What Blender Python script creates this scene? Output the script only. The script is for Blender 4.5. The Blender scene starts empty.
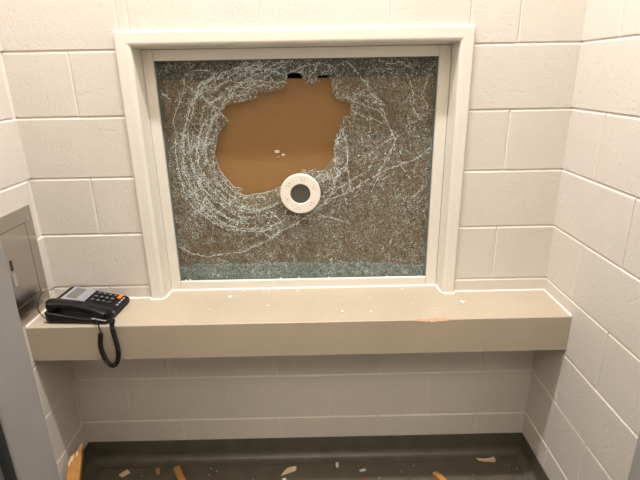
import bpy, bmesh, math, random
from mathutils import Vector, Matrix, Euler
random.seed(11)
LW, LC, EXPO, CRW = 82, 42, 0.05, .00115
S = bpy.context.scene
COL = S.collection
PI = math.pi

# ------------------------------------------------------------------ helpers
def obj(name, bm, mat, parent=None, smooth=False, loc=None):
    me = bpy.data.meshes.new(name)
    bmesh.ops.recalc_face_normals(bm, faces=bm.faces[:])
    bm.to_mesh(me); bm.free()
    for m in (mat if isinstance(mat, (list, tuple)) else [mat]):
        me.materials.append(m)
    if smooth:
        for p in me.polygons: p.use_smooth = True
    o = bpy.data.objects.new(name, me); COL.objects.link(o)
    if parent: o.parent = parent
    if loc is not None: o.location = loc
    return o

def tag(o, label, cat, group=None, kind=None):
    o['label'] = label; o['category'] = cat
    if group: o['group'] = group
    if kind: o['kind'] = kind
    return o

def thing(name, label, cat, loc=(0, 0, 0), rot=(0, 0, 0), group=None):
    o = bpy.data.objects.new(name, None); COL.objects.link(o)
    o.location = loc; o.rotation_euler = rot; o.empty_display_size = .05
    return tag(o, label, cat, group)

def structure(name, bm=None, mat=None, parent=None, smooth=False):
    if bm is None:
        o = bpy.data.objects.new(name, None); COL.objects.link(o)
    else:
        o = obj(name, bm, mat, parent, smooth)
    if parent is None: o['kind'] = 'structure'
    return o

def box(bm, x0, x1, y0, y1, z0, z1, bev=0, seg=2, mi=0, M=None):
    vs = [bm.verts.new((x, y, z)) for x in (x0, x1) for y in (y0, y1) for z in (z0, z1)]
    fs = [(0,1,3,2), (4,6,7,5), (0,4,5,1), (2,3,7,6), (0,2,6,4), (1,5,7,3)]
    F = []
    for f in fs:
        q = bm.faces.new([vs[i] for i in f]); q.material_index = mi; F.append(q)
    out = vs
    if bev:
        es = list({e for f in F for e in f.edges})
        r = bmesh.ops.bevel(bm, geom=es, offset=bev, segments=seg, affect='EDGES', profile=.5)
        out = list({v for f in r['faces'] for v in f.verts} | {v for v in vs if v.is_valid})
    if M is not None:
        for v in out: v.co = M @ v.co
    return out

def cyl(bm, c, axis, r, h, n=24, r2=None, mi=0, bev=0):
    """cylinder starting at c along axis"""
    a = Vector(axis).normalized()
    t = a.orthogonal().normalized(); b = a.cross(t); c = Vector(c)
    r2 = r if r2 is None else r2
    A = [bm.verts.new(c + (t*math.cos(2*PI*i/n) + b*math.sin(2*PI*i/n))*r) for i in range(n)]
    prof = [(r2, h)] if not bev else [(r2, h-bev), (r2-bev*.3, h-bev*.3), (r2-bev, h)]
    rings = [A]
    for (rr, hh) in prof:
        rings.append([bm.verts.new(c + a*hh + (t*math.cos(2*PI*i/n) + b*math.sin(2*PI*i/n))*rr) for i in range(n)])
    for P, Q in zip(rings, rings[1:]):
        for i in range(n):
            f = bm.faces.new((P[i], P[(i+1) % n], Q[(i+1) % n], Q[i])); f.material_index = mi
    f = bm.faces.new(A[::-1]); f.material_index = mi
    f = bm.faces.new(rings[-1]); f.material_index = mi

def tube(bm, pts, r, n=6, caps=True):
    pts = [Vector(p) for p in pts]
    rs = r if isinstance(r, (list, tuple)) else [r]*len(pts)
    prev = None; rings = []
    for i, p in enumerate(pts):
        d = (pts[min(i+1, len(pts)-1)] - pts[max(i-1, 0)])
        if d.length < 1e-9: d = Vector((0, 0, 1))
        d.normalize()
        if prev is None: t = d.orthogonal().normalized()
        else:
            t = prev - d*prev.dot(d)
            t = t.normalized() if t.length > 1e-6 else d.orthogonal().normalized()
        prev = t; b = d.cross(t)
        rings.append([bm.verts.new(p + (t*math.cos(2*PI*k/n) + b*math.sin(2*PI*k/n))*rs[i]) for k in range(n)])
    for P, Q in zip(rings, rings[1:]):
        for k in range(n): bm.faces.new((P[k], P[(k+1) % n], Q[(k+1) % n], Q[k]))
    if caps:
        bm.faces.new(rings[0][::-1]); bm.faces.new(rings[-1])

def loft(bm, rings, closed=True, caps=True, mi=0):
    R = [[bm.verts.new(p) for p in r] for r in rings]
    n = len(R[0])
    for P, Q in zip(R, R[1:]):
        for k in range(n if closed else n-1):
            f = bm.faces.new((P[k], P[(k+1) % n], Q[(k+1) % n], Q[k])); f.material_index = mi
    if caps:
        bm.faces.new(R[0][::-1]); bm.faces.new(R[-1])
    return R

def spline(P, n=8):
    P = [Vector(p) for p in P]; o = []
    for i in range(len(P)-1):
        a, b, c, d = P[max(i-1, 0)], P[i], P[i+1], P[min(i+2, len(P)-1)]
        for k in range(n):
            t = k/n
            o.append(.5*((2*b) + (c-a)*t + (2*a-5*b+4*c-d)*t*t + (3*b-a-3*c+d)*t**3))
    o.append(P[-1]); return o

# ------------------------------------------------------------------ materials
class N:
    def __init__(s, name):
        s.m = bpy.data.materials.new(name); s.m.use_nodes = True
        s.t = s.m.node_tree; s.t.nodes.clear()
        s.out = s.n('ShaderNodeOutputMaterial')
    def n(s, typ, **kw):
        x = s.t.nodes.new(typ)
        for k, v in kw.items():
            if k.startswith('i_'): x.inputs[int(k[2:])].default_value = v
            else: setattr(x, k, v)
        return x
    def l(s, a, b): s.t.links.new(a, b)
    def coord(s): return s.n('ShaderNodeNewGeometry').outputs['Position']
    def objc(s): return s.n('ShaderNodeTexCoord').outputs['Object']
    def noise(s, scale, detail=2, rough=.5, co=None, dist=0):
        x = s.n('ShaderNodeTexNoise'); x.inputs['Scale'].default_value = scale
        x.inputs['Detail'].default_value = detail; x.inputs['Roughness'].default_value = rough
        x.inputs['Distortion'].default_value = dist
        s.l(co if co is not None else s.coord(), x.inputs['Vector']); return x.outputs[0]
    def ramp(s, fac, a, b, ca=(0,0,0,1), cb=(1,1,1,1)):
        r = s.n('ShaderNodeValToRGB'); e = r.color_ramp.elements
        e[0].position = a; e[1].position = b; e[0].color = ca; e[1].color = cb
        s.l(fac, r.inputs[0]); return r.outputs[0]
    def math(s, op, a, b=None):
        x = s.n('ShaderNodeMath', operation=op)
        for i, v in enumerate((a, b)):
            if v is None: continue
            if isinstance(v, (int, float)): x.inputs[i].default_value = v
            else: s.l(v, x.inputs[i])
        return x.outputs[0]

def c4(c): return (c[0], c[1], c[2], 1)

def mat(name, col, rough=.5, metal=0, var=.06, vscale=6, bump=0, bscale=300, spec=.5, aniso=None, coat=0):
    k = N(name); p = k.n('ShaderNodeBsdfPrincipled')
    p.inputs['Roughness'].default_value = rough; p.inputs['Metallic'].default_value = metal
    p.inputs['Specular IOR Level'].default_value = spec
    p.inputs['Coat Weight'].default_value = coat
    co = k.coord()
    if aniso:
        mp = k.n('ShaderNodeMapping'); mp.inputs['Scale'].default_value = aniso; k.l(co, mp.inputs[0]); co = mp.outputs[0]
    nz = k.noise(vscale, 4, .6, co)
    lo = tuple(max(0, c*(1-var)) for c in col); hi = tuple(min(1, c*(1+var)) for c in col)
    k.l(k.ramp(nz, .3, .7, c4(lo), c4(hi)), p.inputs['Base Color'])
    if bump:
        b = k.n('ShaderNodeBump'); b.inputs['Strength'].default_value = 1; b.inputs['Distance'].default_value = bump
        k.l(k.noise(bscale, 3, .6), b.inputs['Height']); k.l(b.outputs[0], p.inputs['Normal'])
    k.l(p.outputs[0], k.out.inputs[0]); return k.m

def wall_mat(nm='painted_block', k1=1.0):
    k = N(nm); p = k.n('ShaderNodeBsdfPrincipled')
    p.inputs['Roughness'].default_value = .42; p.inputs['Specular IOR Level'].default_value = .35
    base = k.ramp(k.noise(2.2, 4, .6), .3, .7, c4((.62*k1, .577*k1, .528*k1)), c4((.66*k1, .617*k1, .567*k1)))
    k.l(base, p.inputs['Base Color'])
    h1 = k.noise(120, 4, .65); h2 = k.noise(420, 2, .5); h3 = k.ramp(k.noise(60, 1, .4), .64, .72)
    h = k.math('ADD', k.math('ADD', k.math('MULTIPLY', h1, 1.0), k.math('MULTIPLY', h2, .35)), k.math('MULTIPLY', h3, -.5))
    b = k.n('ShaderNodeBump'); b.inputs['Strength'].default_value = .7; b.inputs['Distance'].default_value = .0016
    k.l(h, b.inputs['Height']); k.l(b.outputs[0], p.inputs['Normal'])
    k.l(p.outputs[0], k.out.inputs[0]); return k.m

def floor_mat():
    k = N('speckled_sheet_floor'); p = k.n('ShaderNodeBsdfPrincipled')
    p.inputs['Roughness'].default_value = .38; p.inputs['Specular IOR Level'].default_value = .5
    sp = k.ramp(k.noise(520, 1, .5), .60, .70)
    big = k.ramp(k.noise(14, 4, .6), .3, .7, c4((.075, .069, .048)), c4((.108, .10, .074)))
    mx = k.n('ShaderNodeMixRGB'); mx.inputs[2].default_value = (.17, .165, .14, 1)
    k.l(k.math('MULTIPLY', sp, .6), mx.inputs[0]); k.l(big, mx.inputs[1]); k.l(mx.outputs[0], p.inputs['Base Color'])
    b = k.n('ShaderNodeBump'); b.inputs['Strength'].default_value = .5; b.inputs['Distance'].default_value = .0006
    k.l(k.noise(700, 2, .6), b.inputs['Height']); k.l(b.outputs[0], p.inputs['Normal'])
    k.l(p.outputs[0], k.out.inputs[0]); return k.m

def steel_mat():
    k = N('brushed_steel'); p = k.n('ShaderNodeBsdfPrincipled')
    p.inputs['Metallic'].default_value = 1; p.inputs['Roughness'].default_value = .24
    mp = k.n('ShaderNodeMapping'); mp.inputs['Scale'].default_value = (1, 1, .02); k.l(k.coord(), mp.inputs[0])
    st = k.noise(900, 3, .6, mp.outputs[0])
    k.l(k.ramp(st, .3, .7, c4((.50, .475, .435)), c4((.58, .55, .51))), p.inputs['Base Color'])
    b = k.n('ShaderNodeBump'); b.inputs['Strength'].default_value = .35; b.inputs['Distance'].default_value = .0004
    k.l(k.math('ADD', k.math('MULTIPLY', st, .4), k.noise(9, 2, .5)), b.inputs['Height']); k.l(b.outputs[0], p.inputs['Normal'])
    k.l(p.outputs[0], k.out.inputs[0]); return k.m

def wood_mat(name, a, b_, scale=(40, 40, 3), rough=.5):
    k = N(name); p = k.n('ShaderNodeBsdfPrincipled'); p.inputs['Roughness'].default_value = rough
    mp = k.n('ShaderNodeMapping'); mp.inputs['Scale'].default_value = scale; k.l(k.objc(), mp.inputs[0])
    k.l(k.ramp(k.noise(1, 5, .65, mp.outputs[0], .6), .3, .7, c4(a), c4(b_)), p.inputs['Base Color'])
    k.l(p.outputs[0], k.out.inputs[0]); return k.m

def crackle_mat():
    """pane front: clear glass shattered into granules, each with its own frosting"""
    k = N('shattered_glass'); co = k.coord()
    fl = k.n('ShaderNodeMapping'); fl.inputs['Scale'].default_value = (1, 0, 1); k.l(co, fl.inputs[0]); v = fl.outputs[0]
    # wobble
    e = k.n('ShaderNodeTexVoronoi', feature='DISTANCE_TO_EDGE'); e.inputs['Scale'].default_value = 115; k.l(v, e.inputs['Vector'])
    line = k.ramp(e.outputs[0], .02, .16, (1,1,1,1), (0,0,0,1))
    f = k.n('ShaderNodeTexVoronoi', feature='F1'); f.inputs['Scale'].default_value = 250; k.l(v, f.inputs['Vector'])
    sep = k.n('ShaderNodeSeparateColor'); k.l(f.outputs['Color'], sep.inputs[0])
    glint = k.ramp(sep.outputs[0], .72, .90)
    f2 = k.n('ShaderNodeTexVoronoi', feature='F1'); f2.inputs['Scale'].default_value = 320; k.l(v, f2.inputs['Vector'])
    s2 = k.n('ShaderNodeSeparateColor'); k.l(f2.outputs['Color'], s2.inputs[0])
    tiny = k.ramp(s2.outputs[1], .74, .92)
    m1 = k.ramp(k.noise(34, 3, .7, v), .36, .66)          # clumps of frosting
    m2 = k.ramp(k.noise(7, 3, .6, v), .32, .68)           # broad patches
    t = k.math('MULTIPLY', line, k.math('ADD', k.math('MULTIPLY', m1, .22), .04))
    t = k.math('ADD', t, k.math('MULTIPLY', glint, k.math('ADD', k.math('MULTIPLY', m1, .42), .10)))
    t = k.math('ADD', t, k.math('MULTIPLY', tiny, .34))
    t = k.math('MULTIPLY', t, k.math('ADD', k.math('MULTIPLY', m2, .75), .42))
    t = k.math('MINIMUM', k.math('ADD', t, FROST0), .92)
    tr = k.n('ShaderNodeBsdfTransparent'); k.l(k.ramp(k.math('ADD', k.math('MULTIPLY', sep.outputs[2], .7), k.math('MULTIPLY', s2.outputs[0], .4)), .1, .95, (.40, .43, .42, 1), (.95, .96, .94, 1)), tr.inputs[0])
    df = k.n('ShaderNodeBsdfPrincipled'); df.inputs['Base Color'].default_value = (.62, .67, .60, 1); df.inputs['Roughness'].default_value = .25
    mx = k.n('ShaderNodeMixShader'); k.l(t, mx.inputs[0]); k.l(tr.outputs[0], mx.inputs[1]); k.l(df.outputs[0], mx.inputs[2])
    gl = k.n('ShaderNodeBsdfGlossy'); gl.inputs['Roughness'].default_value = .12
    bp = k.n('ShaderNodeBump'); bp.inputs['Strength'].default_value = .6; bp.inputs['Distance'].default_value = .0012
    k.l(k.math('ADD', sep.outputs[1], e.outputs[0]), bp.inputs['Height']); k.l(bp.outputs[0], gl.inputs['Normal'])
    fr = k.n('ShaderNodeFresnel'); fr.inputs[0].default_value = 1.45
    m3 = k.n('ShaderNodeMixShader'); k.l(k.math('MULTIPLY', fr.outputs[0], .35), m3.inputs[0]); k.l(mx.outputs[0], m3.inputs[1]); k.l(gl.outputs[0], m3.inputs[2])
    k.l(m3.outputs[0], k.out.inputs[0]); return k.m

def clear_mat(name, tint, frost, col=(.6, .7, .68), rough=.2):
    k = N(name)
    tr = k.n('ShaderNodeBsdfTransparent'); tr.inputs[0].default_value = c4(tint)
    df = k.n('ShaderNodeBsdfPrincipled'); df.inputs['Base Color'].default_value = c4(col); df.inputs['Roughness'].default_value = rough
    mx = k.n('ShaderNodeMixShader'); mx.inputs[0].default_value = frost
    k.l(tr.outputs[0], mx.inputs[1]); k.l(df.outputs[0], mx.inputs[2]); k.l(mx.outputs[0], k.out.inputs[0]); return k.m

FROST0 = .03
M_wall = [wall_mat(), wall_mat('painted_mortar', 1.14)]
M_floor = floor_mat()
M_steel = steel_mat()
M_frame = mat('frame_paint', (.72, .685, .62), .30, var=.02, bump=.0004, bscale=40)
M_shelf = mat('shelf_paint', (.42, .355, .275), .34, var=.04, vscale=5, bump=.0003, bscale=60)
M_caulk = mat('caulk', (.86, .82, .75), .4, var=.03)
M_grey = mat('grey_door_paint', (.30, .288, .282), .45, var=.08, vscale=9)
M_front = mat('front_wall_paint', (.55, .48, .38), .6)
M_nearblack = mat('near_black', (.02, .02, .022), .6)
M_ceil = mat('ceiling_paint', (.75, .72, .67), .7, var=.02)
M_dark = mat('far_room_paint', (.10, .10, .105), .7)
M_black = mat('black_plastic', (.006, .006, .007), .38, var=.1, spec=.2)
M_soft = mat('black_vinyl_cord', (.006, .006, .007), .5, spec=.3)
M_silver = mat('silver_plastic', (.36, .37, .40), .3, metal=.35, var=.03)
M_lcd = mat('lcd_screen', (.13, .14, .12), .25, var=.03)
M_key = mat('charcoal_key', (.025, .025, .028), .4)
M_digit = mat('key_print', (.36, .36, .37), .5)
M_orange = mat('orange_key', (.85, .20, .02), .35)
M_ivory = mat('ivory_enamel', (.76, .70, .63), .35, var=.02)
M_mesh = mat('dark_metal_mesh', (.10, .096, .088), .6, metal=0)
M_holed = mat('drilled_hole', (.03, .028, .025), .8)
M_board = wood_mat('brown_hardboard', (.245, .132, .046), (.268, .146, .052), (9, 9, 60), .42)
M_orwood = wood_mat('varnished_oak', (.36, .16, .035), (.52, .25, .06), (60, 8, 60), .4)
M_raw = wood_mat('raw_split_wood', (.66, .45, .29), (.82, .63, .45), (90, 20, 90), .8)
M_pink = mat('pinkish_wood', (.42, .22, .14), .8, var=.2, vscale=90)
M_red = mat('red_fleck', (.22, .03, .02), .6)
M_paper = mat('pale_fleck', (.66, .62, .55), .8)
M_crackle = crackle_mat()
M_back = clear_mat('glass_back_face', (.97, .98, .97), .0)
M_edge = clear_mat('glass_edge', (.7, .82, .8), .62, (.66, .76, .74))
M_crack = clear_mat('crack_line', (.9, .95, .95), .74, (.78, .85, .83))
M_gran = clear_mat('glass_granule', (.8, .92, .91), .85, (.40, .53, .54), .2)
M_bit = clear_mat('loose_glass_bit', (.85, .93, .92), .8, (.80, .88, .87), .15)
M_nick = mat('nicked_wood', (.46, .29, .16), .7, var=.2, vscale=60)
M_lid = mat('grey_latch', (.5, .5, .5), .35, metal=.6)

# ------------------------------------------------------------------ room constants (metres)
C8 = .2032                        # one block course
W = 9*C8                          # booth width
CEIL = 3.60
ZS = .760                         # shelf top
OX0, OX1, OZ0, OZ1 = .372, 1.470, .60, 1.662   # opening in the back wall

# ------------------------------------------------------------------ block walls
def subtract(r, hole):
    x0, x1, z0, z1 = r; a0, a1, b0, b1 = hole
    if x1 <= a0 or x0 >= a1 or z1 <= b0 or z0 >= b1: return [r]
    o = []
    if x0 < a0: o.append((x0, a0, z0, z1))
    if x1 > a1: o.append((a1, x1, z0, z1))
    m0, m1 = max(x0, a0), min(x1, a1)
    if z0 < b0: o.append((m0, m1, z0, b0))
    if z1 > b1: o.append((m0, m1, b1, z1))
    return o

def block_wall(bm, P, s0, s1, phase, hole=None, thick=.2, rng=None):
    """P(s,z,d) -> point, d = depth behind the face. phase(row) = position of a head joint"""
    jd = .0042
    rows = int(CEIL/C8)+1
    tiles = []
    for r in range(rows):
        z0, z1 = r*C8, min((r+1)*C8, CEIL)
        if z1-z0 < .02: continue
        ph = phase(r); k = math.floor((s0-ph)/(2*C8)); x = ph+k*2*C8
        while x < s1:
            a, b = max(x, s0), min(x+2*C8, s1)
            if a < s0+.012: a = s0
            if b > s1-.012: b = s1
            if b-a > .012:
                hb = .0042 if x > s0 else 0
                tiles.append((a, b, z0, z1))
            x += 2*C8
    for t in tiles:
        for (a, b, z0, z1) in (subtract(t, hole) if hole else [t]):
            if b-a < .02 or z1-z0 < .014: continue
            g, gz, bv, bt, gt = .0016, .0018, .0016, .0075, .0012
            A0, A1 = a+(g if a > s0+.001 else 0), b-(g if b < s1-.001 else 0)
            Z0, Z1 = z0+gz*rng.uniform(.7, 1.2), z1-gt*rng.uniform(.7, 1.2)
            d = rng.uniform(-.0006, .0006)
            o = [P(A0, Z0, jd), P(A1, Z0, jd), P(A1, Z1, jd), P(A0, Z1, jd)]
            ba = .0032 if a > s0+.001 else 0; bb = .0032 if b < s1-.001 else 0
            m = bv*.3
            mid = [P(A0+ba*.3, Z0+m, .0012+d), P(A1-bb*.3, Z0+m, .0012+d), P(A1-bb*.3, Z1-bt*.72, .0008+d), P(A0+ba*.3, Z1-bt*.72, .0008+d)]
            i = [P(A0+ba, Z0+bv, d), P(A1-bb, Z0+bv, d), P(A1-bb, Z1-bt, d), P(A0+ba, Z1-bt, d)]
            vo = [bm.verts.new(p) for p in o]; vm = [bm.verts.new(p) for p in mid]; vi = [bm.verts.new(p) for p in i]
            for q in range(4):
                bm.faces.new((vo[q], vo[(q+1) % 4], vm[(q+1) % 4], vm[q])).material_index = 1
                bm.faces.new((vm[q], vm[(q+1) % 4], vi[(q+1) % 4], vi[q])).material_index = 1 if q != 2 else 0
            bm.faces.new(vi)
    # mortar bed and the body of the wall behind it
    for (a, b, z0, z1) in (subtract((s0, s1, 0, CEIL), hole) if hole else [(s0, s1, 0, CEIL)]):
        c = [P(s, z, d) for s in (a, b) for z in (z0, z1) for d in (jd, thick)]
        v = [bm.verts.new(p) for p in c]
        for f in ((0,1,3,2), (4,6,7,5), (0,4,5,1), (2,3,7,6), (0,2,6,4), (1,5,7,3)):
            bm.faces.new([v[q] for q in f]).material_index = 1

rng = random.Random(5)
bm = bmesh.new()
# row r spans r*C8..(r+1)*C8 ; even rows have joints on even multiples of C8
block_wall(bm, lambda s, z, d: (s, d, z), -.006, W+.006, lambda r: 0 if r % 2 == 0 else C8, (OX0, OX1, OZ0, OZ1), .2, rng)
structure('wall_back', bm, M_wall)
bm = bmesh.new()
block_wall(bm, lambda s, z, d: (W+d, -s, z), 0, 1.03, lambda r: .197 if r % 2 == 0 else .197+C8, None, .15, rng)
structure('wall_right', bm, M_wall)
bm = bmesh.new()
block_wall(bm, lambda s, z, d: (-d, -s, z), 0, 1.03, lambda r: .222 if r % 2 == 0 else .222+C8, None, .15, rng)
structure('wall_left', bm, M_wall)

# front wall of the booth, with the doorway the photograph is taken through
DX0, DX1, DZ = .555, 1.483, 2.06
bm = bmesh.new()
for r in subtract((-.6, 2.5, 0, CEIL), (DX0-.02, DX1+.02, -.1, DZ+.02)):
    box(bm, r[0], r[1], -1.15, -1.032, r[2], r[3])
structure('wall_front', bm, M_front)
door = structure('door_1')
def jamb(xo, s):
    b = bmesh.new()
    # s=+1: the left jamb, opening towards +x
    def bx(a, c, y0, y1, z0, z1, bev=.003):
        box(b, min(xo+s*a, xo+s*c), max(xo+s*a, xo+s*c), y0, y1, z0, z1, bev)
    bx(-.05, 0, -1.100, -1.018, 0, DZ)
    bx(-.05, -.016, -1.163, -1.1002, 0, DZ)
    o = obj('door_jamb', b, M_grey, door)
    b = bmesh.new()
    bx(-.0158, -.004, -1.109, -1.1003, 0, DZ, .002)
    obj('dark_jamb_strip', b, M_nearblack, o)  # near-black strip in the corner behind the door stop
jamb(DX0, 1); jamb(DX1, -1)
b = bmesh.new(); box(b, DX0-.05, DX1+.05, -1.163, -1.018, DZ, DZ+.05, .003); obj('door_head', b, M_grey, door)

# far booth behind the window, and the corridor outside the doorway
bm = bmesh.new()
for a in ((-.15, 0, .2005, 1.5), (W, W+.15, .2005, 1.5), (-.15, W+.15, 1.5, 1.6)):
    box(bm, *a, 0, CEIL)
structure('wall_far', bm, M_dark)
bm = bmesh.new(); box(bm, -.6, 2.5, -3.0, 1.6, -.1, 0); structure('floor', bm, M_floor)
bm = bmesh.new(); box(bm, -.6, 2.5, -3.0, 1.6, CEIL, CEIL+.1); structure('ceiling', bm, M_ceil)
bm = bmesh.new(); box(bm, -.6, 2.5, -3.1, -3.0, 0, CEIL); structure('wall_corridor', bm, M_ceil)

# coved base, three runs
def cove(name, P, s0, s1, m0, m1):
    bm = bmesh.new()
    prof = [(0, .0), (0, .098), (.0028, .098), (.0036, .094), (.0036, .036)]
    R = .032
    for i in range(1, 7):
        a = i/6*PI/2; prof.append((.0036+R*(1-math.cos(a)), .036-(R)*math.sin(a)+.0))
    prof.append((.046, .0038)); prof.append((.046, 0))
    rings = [[P(s0+m0*min(d, .04), d, z) for d, z in prof], [P(s1-m1*min(d, .04), d, z) for d, z in prof]]
    loft(bm, rings)
    structure(name, bm, M_floor)
cove('baseboard_back', lambda s, d, z: (s, -d, z), 0, W, 1, 1)
cove('baseboard_left', lambda s, d, z: (d, -s, z), .0, 1.015, 1, 0)
cove('baseboard_right', lambda s, d, z: (W-d, -s, z), .0, 1.015, 1, 0)

# ------------------------------------------------------------------ window frame, stops and pane
win = structure('window_1')
FO0, FO1, FT = .358, 1.484, 1.677            # outer frame edges
FI0, FI1, FIT = .407, 1.441, 1.633           # inner lips
YS = .060                                    # face of glazing stop
def frame_profile():
    """(t,y): t = distance inward from the outer edge; follows face, rounded nose, reveal"""
    p = [(0, .004), (0, -.010), (.0015, -.0125), (.004, -.0135)]
    nose = .013; w = FI0-FO0
    for i in range(6):
        a = i/5*PI/2
        p.append((w-nose+nose*math.sin(a), -.0135+nose*(1-math.cos(a))))
    p += [(w+.006, .0585), (w+.006, .205), (w-.03, .205), (w-.035, .10), (w-.04, .004)]
    return p
bm = bmesh.new()
prof = frame_profile(); zb = ZS+.0005
rings = [[(FO0+t, y, zb) for t, y in prof], [(FO0+t, y, FT-t*(FT-FIT)/(FI0-FO0)) for t, y in prof],
         [(FO1-t*(FO1-FI1)/(FI0-FO0), y, FT-t*(FT-FIT)/(FI0-FO0)) for t, y in prof], [(FO1-t*(FO1-FI1)/(FI0-FO0), y, zb) for t, y in prof]]
loft(bm, rings)
fr = obj('window_frame', bm, M_frame, win)
GX0, GX1, GZ0, GZ1 = .449, 1.395, .797, 1.592    # daylight opening of the glass
bm = bmesh.new()
sx0, sx1, stz = FI0+.0065, FI1-.0065, FIT-.0065
box(bm, sx0, GX0, YS, YS+.0135, zb, stz, .0018); box(bm, GX1, sx1, YS, YS+.0135, zb, stz, .0018)
obj('glazing_stop', bm, M_frame, win)
bm = bmesh.new(); box(bm, GX0+.0003, GX1-.0003, YS+.0006, YS+.0135, GZ1, stz, .0018); obj('glazing_stop', bm, M_frame, win)
bm = bmesh.new(); box(bm, GX0+.0003, GX1-.0003, YS+.0006, YS+.0135, zb, GZ0, .003); obj('glazing_stop', bm, M_frame, win)
bm = bmesh.new()
for a in ((GX0-.004, GX0+.0055, GZ0, GZ1), (GX1-.0055, GX1+.004, GZ0, GZ1), (GX0, GX1, GZ1-.003, GZ1+.004), (GX0, GX1, GZ0-.004, GZ0+.003)):
    box(bm, a[0], a[1], YS+.0137, YS+.0152, a[2], a[3])
obj('glazing_gasket', bm, mat('grey_green_gasket', (.10, .125, .12), .35), win)
# far-side stop that holds the pane from behind
bm = bmesh.new()
for a in ((sx0, GX0-.006, zb, stz), (GX1+.006, sx1, zb, stz), (GX0-.006, GX1+.006, GZ1+.006, stz), (GX0-.006, GX1+.006, zb, GZ0-.012)):
    box(bm, a[0], a[1], .0845, .0905, a[2], a[3])
obj('rear_stop', bm, M_frame, win)

HOLE = [(0.8816, 1.5242), (0.8758, 1.5066), (0.8616, 1.4917), (0.8213, 1.4875), (0.7818, 1.4865), (0.7776, 1.4627), (0.7515, 1.4609), (0.7293, 1.4557), (0.7031, 1.4535), (0.6803, 1.4463), (0.6519, 1.4259), (0.6654, 1.411), (0.6807, 1.3952), (0.6664, 1.3806), (0.6551, 1.3706), (0.6434, 1.3554), (0.6361, 1.3401), (0.6274, 1.3006), (0.6199, 1.2962), (0.6242, 1.2647), (0.6344, 1.2226), (0.6463, 1.2017), (0.6593, 1.185), (0.68, 1.1588), (0.6951, 1.1567), (0.7066, 1.1513), (0.7017, 1.1324), (0.7231, 1.126), (0.7515, 1.1314), (0.7919, 1.1362), (0.8103, 1.1414), (0.8266, 1.1474), (0.8497, 1.1585), (0.8769, 1.1679), (0.9066, 1.1894), (0.9204, 1.2059), (0.9327, 1.2198), (0.9456, 1.2054), (0.9577, 1.2139), (0.974, 1.2215), (0.9827, 1.2098), (1.0105, 1.2129), (1.0298, 1.2431), (1.0417, 1.2568), (1.0443, 1.2766), (1.0459, 1.2928), (1.0481, 1.3152), (1.0532, 1.3393), (1.0694, 1.3604), (1.0729, 1.3801), (1.0754, 1.3976), (1.0903, 1.4051), (1.1024, 1.4099), (1.1016, 1.43), (1.0995, 1.4439), (1.0936, 1.4674), (1.0754, 1.4523), (1.0559, 1.4605), (1.0474, 1.4705), (1.0407, 1.4837), (1.0392, 1.5032), (1.0359, 1.5216), (1.0306, 1.5316), (1.0125, 1.5396), (0.9936, 1.5373), (0.9851, 1.517), (0.9694, 1.5086), (0.9537, 1.5175), (0.9383, 1.5338), (0.9309, 1.5457), (0.9135, 1.5476), (0.8993, 1.5462), (0.8876, 1.5391)]
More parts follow.
